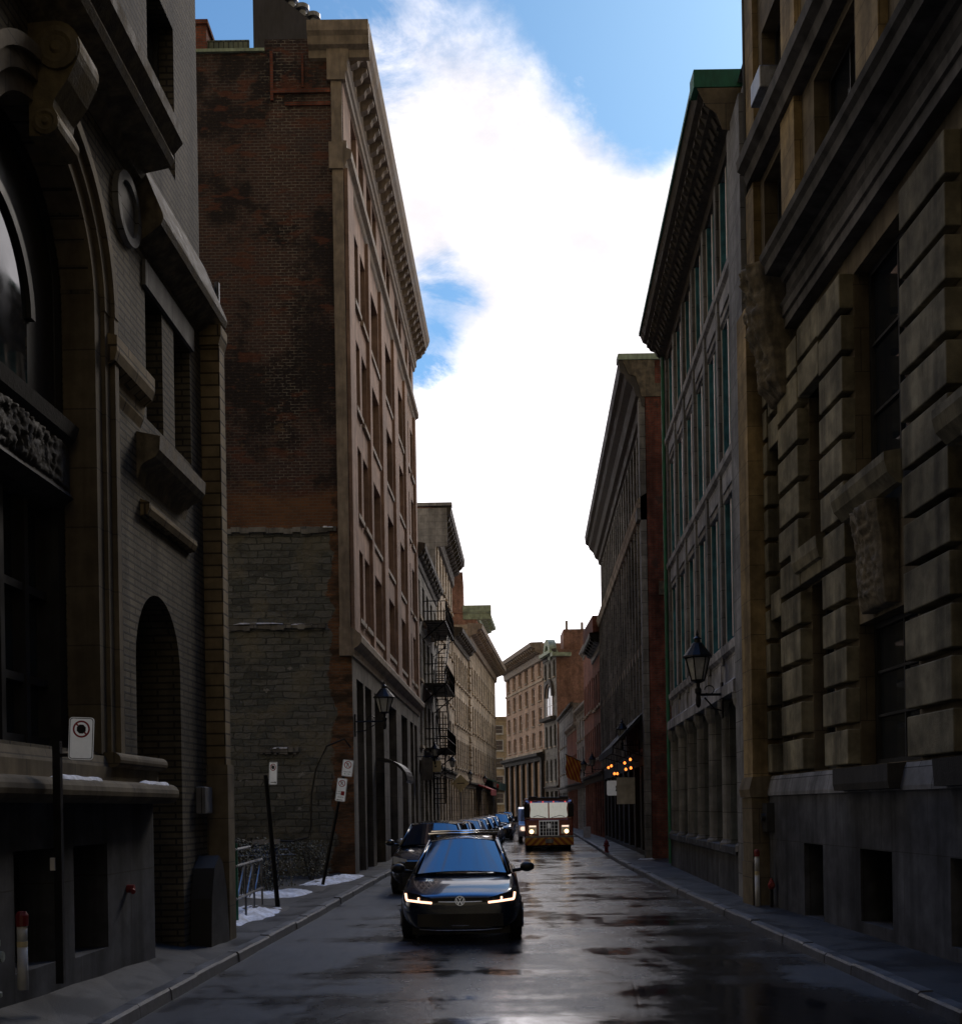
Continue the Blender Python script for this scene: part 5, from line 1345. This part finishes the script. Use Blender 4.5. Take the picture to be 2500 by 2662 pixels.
mb = MB(); mb.prism(T3, [(0.02, 5.2), (.12, 5.2), (1.25, 4.0), (1.25, 3.75), (1.2, 3.75), (1.2, 3.95), (.06, 5.1)], 39.6, 47.5); mb.obj('canopy', M['awning'], aw)
for s in (39.8, 43.5, 47.3): mb = MB(); mb.tube([T3.p(s, 3.6, .02), T3.p(s, 3.95, 1.18)], .02, 5); mb.obj('strut', M['iron'], aw)
sl = thing('string_lights', 'cluster of warm orange bulbs hanging under the black awning', 'string lights', T3.p(43, 3.6, .7))
BP = [(44.5, 3.48, .95), (44.6, 3.18, .72), (45.3, 3.2, .78), (42.2, 3.5, .62), (42.1, 3.62, .42), (42.6, 3.28, .55), (42.4, 3.32, .38), (47.0, 3.5, .9)]
mb = MB()
for s, z, n_ in BP: mb.tube([T3.p(s, z + .05, n_), T3.p(s, 3.9, n_)], .008, 4)
mb.obj('cord', M['iron'], sl)
for s, z, n_ in BP:
    c = T3.p(s, z, n_); mb = MB(); mb.lathe((c[0], c[1], c[2] - .05), [(.01, 0), (.04, .02), (.05, .05), (.035, .09), (.01, .11)], 10); mb.obj('bulb', M['bulb'], sl, smooth=True)
fl_ = thing('flag', 'orange and red striped flag hanging from a pole on the right row', 'flag', Rf.p(76, 4.6, 0))
pp = Rf.p(76, 4.6, 0); q = Rf.p(76, 5.4, 1.6)
mb = MB(); mb.tube([(0, 0, 0), (q[0] - pp[0], q[1] - pp[1], .8)], .03); mb.obj('flagpole', M['iron'], fl_, world=False)
mb = MB(); N = 8
P = [(-1.55 + .95 * i / N + .05 * math.sin(j), .05 * math.sin(i * 1.3 + j), .75 - .42 * i / N - 1.5 * j / N + .03 * math.sin(i * 2)) for j in range(N + 1) for i in range(N + 1)]
mb.add(P, [(j * (N + 1) + i, j * (N + 1) + i + 1, (j + 1) * (N + 1) + i + 1, (j + 1) * (N + 1) + i) for j in range(N) for i in range(N)]); mb.obj('cloth', M['flag'], fl_, world=False, smooth=True)
rw = thing('awning', 'red awning over a far shop front on the left row', 'awning', Lg.p(100, 3.6, 0))
mb = MB(); mb.prism(Lg, [(0.02, 4.0), (.1, 4.0), (1.3, 3.5), (1.3, 3.0), (1.24, 3.0), (1.24, 3.44), (.04, 3.9)], 97, 103); mb.obj('canopy', M['flower'], rw)
gw = thing('awning', 'grey green awning over a far shop front on the left row', 'awning', Lg.p(112, 3.6, 0))
mb = MB(); mb.prism(Lg, [(0.02, 4.7), (.1, 4.7), (1.3, 4.3), (1.3, 3.6), (1.24, 3.6), (1.24, 4.2), (.04, 4.6)], 107, 117); mb.obj('canopy', M['tealgreen'], gw)
am = thing('awning', 'dark curved metal hoop over the warehouse doorway', 'awning', B.p(39, 3.5, 0))
mb = MB(); prof = []
for i in range(9):
    a = PI / 2 * i / 8; prof.append((.02 + 1.0 * math.sin(a), 2.9 + .75 * math.cos(a)))
prof2 = [(n_ * .95, z_ - .08) for n_, z_ in reversed(prof)]
mb.prism(B, prof + prof2, 37.7, 40.0); mb.obj('hood', M['frame'], am)
sp = thing('shop_panel', 'pale grey sheet hanging beside the white shop sign on the right', 'panel', T3.p(41.2, 2.4, .8))
mb = MB(); mb.box(front(41.2), T3.p(41.2, 0, 1.0)[0], T3.p(41.2, 0, .35)[0], 2.0, 2.95, -.02, .02); mb.obj('panel', M['whiteframe'], sp)
# ------------------------------------------------------------------ vehicles (local: front faces -y, x to the right, z up)
def lerp2(a, b, f): return a + (b - a) * f
def make_car(name, label, cat, col, L=4.3, Wd=1.8, H=1.46, group=None, suv=0.0, detail=False):
    t = thing(name, label, cat, (0, 0, 0), group)
    hw = Wd / 2
    # body loft: (y, half width, bottom, sill, mid, shoulder, top centre)
    bz = .16 + .06 * suv; sh = suv * .14
    ST = [(0.00, .66, .19, .34, .50, .60, .66), (.04, .82, .14, .33, .52, .64, .70), (.16, .92, bz, .32, .54, .69, .745), (.40, .985, bz, .30, .56, .76, .825),
          (.75, 1.0, bz, .30, .58, .83, .90), (1.08, 1.0, bz, .30, .60, .89, .965), (1.5, 1.0, bz, .30, .60, .93, .97), (2.4, 1.0, bz, .30, .60, .95, .97),
          (3.3, 1.0, bz, .30, .62, .97, .98), (L - .45, .99, bz, .30, .64, .97, .98), (L - .12, .95, .22, .36, .64, .92, .95), (L, .82, .30, .42, .62, .84, .88)]
    P = []; n = 13
    for (y, w_, b_, s_, m_, h_, c_) in ST:
        u = hw * w_; a = sh * min(1, y / .5 + .5)
        s_ += a * .4; m_ += a * .7; h_ += a; c_ += a
        half = [(0, b_), (u * .80, b_), (u * .97, s_), (u, m_), (u * .955, h_), (u * .80, lerp2(h_, c_, .72)), (0, c_)]
        ring = half + [(-x, z) for x, z in reversed(half[1:-1])]
        P += [(x, y, z) for x, z in ring]
    n = 12; K = len(ST)
    mb = MB(); mb.add(P, [(k * n + i, k * n + (i + 1) % n, (k + 1) * n + (i + 1) % n, (k + 1) * n + i) for k in range(K - 1) for i in range(n)] + [list(range(n)), list(range((K - 1) * n, K * n))])
    mb.obj('body', M[col], t, smooth=True, sub=2, world=False)
    mb = MB(); mb.bx(-hw * .80, hw * .80, .30, L - .3, .10, .34); mb.obj('underbody', M['black'], t, world=False)
    # greenhouse
    zb = .95 + sh; zr = H - .045
    wb = hw * .80; wf = hw * .60; yb0, yr0, yr1, yb1 = 1.0, 1.78 - .1 * suv, L - .75 + .25 * suv, L - .15 + .05 * suv
    wr_ = hw * (.60 + .06 * suv)
    def gp(f, g):
        """f: 0..1 front to rear along the base, g: 0 base 1 roof"""
        pass
    c8 = {'a': (-wb, yb0, zb), 'b': (wb, yb0, zb), 'c': (wb, yb1, zb), 'd': (-wb, yb1, zb), 'e': (-wf, yr0, zr), 'f': (wf, yr0, zr), 'g': (wr_, yr1, zr - .02), 'h': (-wr_, yr1, zr - .02)}
    mb = MB(); k = c8
    # roof skin (crowned) and pillars
    NX, NY = 7, 6; RP = []
    for j in range(NY + 1):
        f = j / NY
        for i in range(NX + 1):
            g_ = i / NX; x0, y0, z0 = (lerp2(k['e'][q], k['f'][q], g_) for q in range(3)); x1, y1, z1 = (lerp2(k['h'][q], k['g'][q], g_) for q in range(3))
            cr = .055 * (1 - (2 * g_ - 1) ** 2) + .06 * math.sin(PI * .5 * min(1, f * 1.3))
            RP.append((lerp2(x0, x1, f), lerp2(y0, y1, f), lerp2(z0, z1, f) + cr))
    mb.add(RP, [(j * (NX + 1) + i, j * (NX + 1) + i + 1, (j + 1) * (NX + 1) + i + 1, (j + 1) * (NX + 1) + i) for j in range(NY) for i in range(NX)])
    for p, q in (('a', 'e'), ('b', 'f'), ('c', 'g'), ('d', 'h')): mb.tube([k[p], k[q]], .045, 6)
    for p, q in (('e', 'h'), ('f', 'g')): mb.tube([k[p], k[q]], .04, 6)
    for sx, p, q, r, s in ((1, 'b', 'f', 'c', 'g'), (-1, 'a', 'e', 'd', 'h')):
        for f in (.42, .74):
            lo = V(k[p]).lerp(V(k[r]), f); hi = V(k[q]).lerp(V(k[s]), (f - .14) / .86 * 1.0); mb.tube([lo, hi], .04, 6)
    mb.tube([k['e'], (k['e'][0] * .5, yr0 - .03, zr + .03), ((k['e'][0] + k['f'][0]) / 2, yr0 - .04, zr + .038), (k['f'][0] * .5, yr0 - .03, zr + .03), k['f']], .018, 6)
    mb.obj('roof', M[col], t, smooth=True, world=False)
    def pane(nm, a, b, c, d, bow=0.0):
        N = 6; PP = []
        for j in range(N + 1):
            for i in range(N + 1):
                u, v = i / N, j / N; q = V(a).lerp(V(b), u).lerp(V(d).lerp(V(c), u), v); nrm = (V(b) - V(a)).cross(V(d) - V(a)).normalized()
                PP.append(q - nrm * 0 + V((0, -bow * (1 - (2 * u - 1) ** 2), bow * .6 * (1 - (2 * u - 1) ** 2))))
        q = MB(); q.add(PP, [(j * (N + 1) + i, j * (N + 1) + i + 1, (j + 1) * (N + 1) + i + 1, (j + 1) * (N + 1) + i) for j in range(N) for i in range(N)])
        return q.obj(nm, M['carglass'], t, smooth=True, world=False)
    pane('windscreen', k['a'], k['b'], k['f'], k['e'], .075)
    pane('rear_window', k['d'], k['c'], k['g'], k['h'], -.05)
    pane('side_window', k['b'], k['c'], k['g'], k['f']); pane('side_window', k['a'], k['d'], k['h'], k['e'])
    # wheels
    wr = .32 + .04 * suv
    for x in (-1, 1):
        for y in (.82, L - .85):
            q = MB(); X0 = x * (hw - .20); X1 = x * (hw - .0)
            q.cyl((X0, y, wr), (X1, y, wr), wr, wr, 20); wh = q.obj('wheel', M['tyre'], t, world=False, bevel=.03)
            q = MB(); q.cyl((X1 + x * .001, y, wr), (X1 + x * .006, y, wr), wr * .66, wr * .62, 16)
            for i in range(5):
                a = 2 * PI * i / 5; q.tube([(X1 + x * .008, y, wr), (X1 + x * .008, y + wr * .6 * math.cos(a), wr + wr * .6 * math.sin(a))], .025, 5)
            o = q.obj('rim', M['rim'], None); o.parent = wh
    # mirrors
    for x in (-1, 1):
        q = MB(); cx = x * (hw + .10); zc = 1.02 + sh
        RPp = []
        for j, (sy, sc_) in enumerate(((-.07, .45), (-.05, .85), (.0, 1.0), (.07, 1.0), (.10, .9))):
            for i in range(14):
                a = 2 * PI * i / 14; RPp.append((cx + .125 * sc_ * math.cos(a) * (1 if math.cos(a) * x > 0 else .8), 1.35 + sy, zc + .078 * sc_ * math.sin(a)))
        q.add(RPp, [(j * 14 + i, j * 14 + (i + 1) % 14, (j + 1) * 14 + (i + 1) % 14, (j + 1) * 14 + i) for j in range(4) for i in range(14)] + [list(range(14)), list(range(56, 70))])
        q.tube([(x * (hw - .12), 1.40, zc - .06), (cx - x * .05, 1.36, zc - .03)], .03, 6)
        q.obj('mirror', M[col] if not detail else M['black'], t, smooth=True, world=False)
    # grille, plate strip, lower intake
    q = MB(); q.bx(-.55, .55, -.012, .03, .585 + sh * .7, .655 + sh * .8); q.bx(-.62, .62, -.008, .06, .24, .42); q.obj('grille', M['black'], t, world=False)
    if not detail:
        for x in (-1, 1):
            q = MB(); q.add([(x * .50, .015, .60 + sh * .7), (x * .84, .13, .62 + sh * .7), (x * .84, .16, .74 + sh), (x * .52, .045, .68 + sh)], [(0, 1, 2, 3)]); q.add([(x * .50, .10, .60 + sh * .7), (x * .84, .25, .62 + sh * .7), (x * .84, .28, .74 + sh), (x * .52, .2, .68 + sh)], [(0, 1, 2, 3)])
            q.obj('headlight', M['lantern'], t, world=False)
    return t, hw

golf, ghw = make_car('car', 'dark hatchback with lit headlights and roof bars driving towards the viewer', 'car', 'golf', detail=True)
# nose: bumper planes, chrome line, emblem, lower lip
q = MB()
q.tube([(-.36, .002, .600), (-.2, -.028, .597), (0, -.036, .596), (.2, -.028, .597), (.36, .002, .600)], .007, 6); q.obj('trim_strip', M['glowmetal'], golf, world=False)
q = MB(); q.tube([(-.60, .03, .20), (-.35, -.012, .185), (0, -.02, .182), (.35, -.012, .185), (.60, .03, .20)], .010, 6); q.tube([(-.62, .05, .265), (0, -.016, .25), (.62, .05, .265)], .006, 6); q.obj('lip_strip', M['steel'], golf, world=False)
em = MB(); EF = Fr((0, -.034, .612), (1, 0, 0), (0, -1, 0))
em.disc(EF, 0, 0, .068, -.03, .004); ed_ = em.obj('emblem', M['black'], golf, world=False)
em = MB(); em.ring(EF, 0, 0, .060, .071, .0, .010, 0, 360, 28)
def bar(x0, z0, x1, z1, t_=.0065):
    d = V((x1 - x0, z1 - z0)); d.normalize(); nx, nz = -d.y * t_, d.x * t_
    em.face_prism(EF, [(x0 + nx, z0 + nz), (x1 + nx, z1 + nz), (x1 - nx, z1 - nz), (x0 - nx, z0 - nz)], .003, .011)
bar(-.026, .055, -.001, .008); bar(.026, .055, .001, .008)                     # V
bar(-.052, .030, -.024, -.052); bar(-.024, -.052, 0, .0); bar(0, .0, .024, -.052); bar(.024, -.052, .052, .030)   # W
o = em.obj('badge_letters', M['glowmetal'], None); o.parent = ed_
for x in (-1, 1):
    q = MB()
    def hp(a, z, d=0): # along the headlamp: a 0 inner..1 outer, wraps round the corner
        return (x * lerp2(.40, .80, a), lerp2(.005, .135, a ** 1.6) - .03 - d, z)
    q.add([hp(0, .575), hp(.5, .59), hp(1, .61), hp(1.02, .745), hp(.5, .70), hp(.05, .655)], [(0, 1, 2, 3, 4, 5)])
    q.add([(p[0], p[1] + .07, p[2]) for p in (hp(0, .575), hp(.5, .59), hp(1, .61), hp(1.02, .745), hp(.5, .70), hp(.05, .655))], [(0, 1, 2, 3, 4, 5)])
    hl = q.obj('headlight', M['glass'], golf, world=False)
    q = MB(); q.tube([hp(.02, .585, .012), hp(.35, .597, .012), hp(.7, .612, .012), hp(.94, .622, .012)], .0165, 8); q.tube([hp(.94, .622, .012), hp(.965, .66, .012), hp(.985, .725, .012)], .0155, 8)
    q.tube([hp(.5, .605, .012), hp(.505, .665, .012)], .013, 8)
    o = q.obj('light_strip', M['headlamp'], None, smooth=True); o.parent = hl
# roof bars and rails
q = MB()
for y, z, w_ in ((1.98, 1.535, .56), (2.75, 1.555, .56)): q.cyl((-w_, y, z), (w_, y, z), .028, .028, 16)
q.obj('roof_bar', M['chrome'], golf, smooth=True, world=False)
q = MB()
for x in (-.5, .5):
    for y in (1.98, 2.75): q.bx(x - .03, x + .03, y - .04, y + .04, 1.42, 1.53)
q.obj('bar_foot', M['black'], golf, world=False)
golf.location = (-.325, 16.7, 0); golf.rotation_euler = (0, 0, -.015)

suv, _ = make_car('car', 'black sport utility car parked at the left kerb, partly behind the driving hatchback', 'car', 'suv', 4.5, 1.86, 1.60, None, 1.0)
suv.location = (-1.17, 25.9, 0); suv.rotation_euler = (0, 0, -.03)
CG = 'cars parked in a line along the left kerb'
base = {}
spec = [('silver', 32.2, -1.42, 'silver grey car parked right behind the black sport utility car', 0.0), ('bluecar', 38.0, -1.05, 'dark blue car, third in the parked line on the left', 0.0),
        ('whitecar', 43.8, -.72, 'white car, fourth in the parked line on the left', .0), ('greycar', 49.8, -.42, 'grey car, fifth in the parked line on the left', .0), ('bluecar', 55.8, -.1, 'deep blue car between the grey and the silver parked cars', .0),
        ('silver', 61.8, .22, 'silver car with its side visible, at the end of the near parked line', .0), ('suv', 68.5, .95, 'black car parked slightly out from the line, left of the fire engine', .6),
        ('bluecar', 80.0, 1.2, 'blue car far down the left kerb', .0), ('greycar', 87.0, 1.55, 'grey car beyond the far blue car', .0), ('bluecar', 96.0, 1.9, 'farthest blue car near the bend', .6)]
for colr, y, x, lab, sv in spec:
    key = (colr, sv)
    if key not in base:
        c, _ = make_car('car', lab, 'car', colr, 4.4, 1.78, 1.46 + .14 * sv, CG, sv); base[key] = c
    else:
        c = copy_tree(base[key]); c['label'] = lab
    c.location = (x, y, 0); c.rotation_euler = (0, 0, -.05)

# ------------------------------------------------------------------ fire engine
fe_ = thing('fire_engine', 'red fire engine with lit headlights and chevron bumper coming up the street', 'fire engine', (3.02, 51.6, 0))
TW = 1.08
q = MB(); q.prism(Fr((0, 0, 0), (1, 0, 0), (0, 1, 0)), [(.12, .45), (.02, .7), (.02, 1.36), (.06, 1.42), (.14, 2.14), (.3, 2.24), (2.6, 2.26), (2.6, .45)], -TW, TW); q.obj('cab', M['truckred'], fe_, world=False, bevel=.06)
q = MB(); q.bx(-TW, TW, 2.7, 8.2, .5, 2.34); q.obj('body', M['truckred'], fe_, world=False, bevel=.04)
FT = Fr((0, .0, 0), (1, 0, 0), (0, -1, 0))
def wpt(s, z): return (s, .045 + (z - 1.42) * .111 - .018, z)
for x in (-1, 1):
    q = MB(); q.quad(wpt(x * .03, 1.45), wpt(x * .80, 1.47), wpt(x * .84, 1.55), wpt(x * .80, 1.85), wpt(x * .84, 2.10), wpt(x * .80, 2.13), wpt(x * .03, 2.13)); q.obj('windscreen', M['screenglow'], fe_, world=False)
    q = MB(); q.bx(x * .98 - .13, x * .98 + .13, -.12, .0, 1.5, 2.1); q.bx(x * 1.0 - .05, x * 1.0 + .05, -.08, .1, 2.1, 2.18); q.obj('mirror', M['black'], fe_, world=False, bevel=.03)
    q = MB(); q.bx(x * .73 - .19, x * .73 + .19, -.03, .03, .74, 1.13); hb = q.obj('headlight', M['chrome'], fe_, world=False, bevel=.015)
    q = MB(); q.bx(x * .73 - .15, x * .73 + .15, -.045, -.03, 1.05, 1.11); o = q.obj('running_lamp', M['trucklamp2'], None); o.parent = hb
    q = MB(); q.disc(FT, x * .78, .85, .095, .03, .05, 16); o = q.obj('lamp', M['trucklamp'], None); o.parent = hb
    q = MB(); q.cyl((x * .72, 1.2, .42), (x * 1.02, 1.2, .42), .42, .42, 20); q.obj('wheel', M['tyre'], fe_, world=False, bevel=.03)
    q = MB(); q.cyl((x * .72, 6.4, .42), (x * 1.02, 6.4, .42), .42, .42, 20); q.obj('wheel', M['tyre'], fe_, world=False, bevel=.03)
q = MB()
q.bx(-.44, .44, -.02, .02, .64, .67); q.bx(-.44, .44, -.02, .02, 1.29, 1.34); q.bx(-.44, -.40, -.02, .02, .67, 1.29); q.bx(.40, .44, -.02, .02, .67, 1.29)
for i in range(5): q.bx(-.27 + i * .125, -.25 + i * .125, -.025, .01, .67, 1.29)
for z in (.82, .96, 1.12): q.bx(-.40, .40, -.02, .01, z, z + .012)
q.bx(-.07, .07, -.04, .0, 1.0, 1.2); q.obj('grille', M['glowmetal'], fe_, world=False)
q = MB(); q.bx(-.40, .40, .0, .015, .67, 1.29); q.obj('grille_mesh', M['black'], fe_, world=False)
q = MB(); q.bx(-1.08, 1.08, -.36, .1, .24, .58); q.obj('bumper', M['chevron'], fe_, world=False, bevel=.03)
q = MB(); q.bx(-1.06, 1.06, -.34, .1, .58, .66); q.bx(-.18, .18, -.40, -.36, .34, .52); q.obj('bumper_deck', M['steel'], fe_, world=False)
q = MB(); q.bx(-.95, .95, -.2, 8, .18, .46); q.obj('chassis', M['black'], fe_, world=False)
q = MB(); q.bx(-.9, .9, .3, .6, 2.26, 2.38); q.bx(-.9, -.5, .28, .62, 2.38, 2.42); q.bx(.5, .9, .28, .62, 2.38, 2.42); q.obj('light_bar', M['frame'], fe_, world=False, bevel=.02)
for x in (-.78, -.25, .22, .74):
    q = MB(); q.bx(x - .03, x + .03, .08, .13, 2.15, 2.19); q.obj('marker_lamp', M['marker'], fe_, world=False)
for x in (-1, 1):
    q = MB(); q.tube([wpt(x * .12, 1.46), (x * .5, -.02, 1.56), (x * .7, 0.0, 1.50)], .012, 4); q.obj('wiper', M['black'], fe_, world=False)
fe_.rotation_euler = (0, 0, -.03)

van = thing('van', 'white box van following behind the fire engine', 'van', (2.93, 62.5, 0), None, -.03)
q = MB(); q.prism(Fr((0, 0, 0), (1, 0, 0), (0, 1, 0)), [(.1, .35), (.0, .6), (.1, 1.0), (.75, 1.15), (1.2, 1.85), (1.9, 1.95), (5.2, 1.95), (5.2, .35)], -.95, .95); q.obj('body', M['whitecar'], van, world=False, bevel=.06)
q = MB(); q.add([(-.8, .74, 1.18), (.8, .74, 1.18), (.74, 1.16, 1.84), (-.74, 1.16, 1.84)], [(0, 1, 2, 3)]); q.obj('windscreen', M['carglass'], van, world=False)
for x in (-1, 1):
    q = MB(); q.cyl((x * .7, 1.0, .33), (x * .93, 1.0, .33), .33, .33, 16); q.obj('wheel', M['tyre'], van, world=False)
    q = MB(); q.disc(FT, x * .7, .78, .11, -.05, .02, 14); q.obj('headlight', M['trucklamp2'], van, world=False)
    q = MB(); q.bx(x * 1.05 - .08, x * 1.05 + .08, .7, .78, 1.15, 1.45); q.obj('mirror', M['black'], van, world=False)
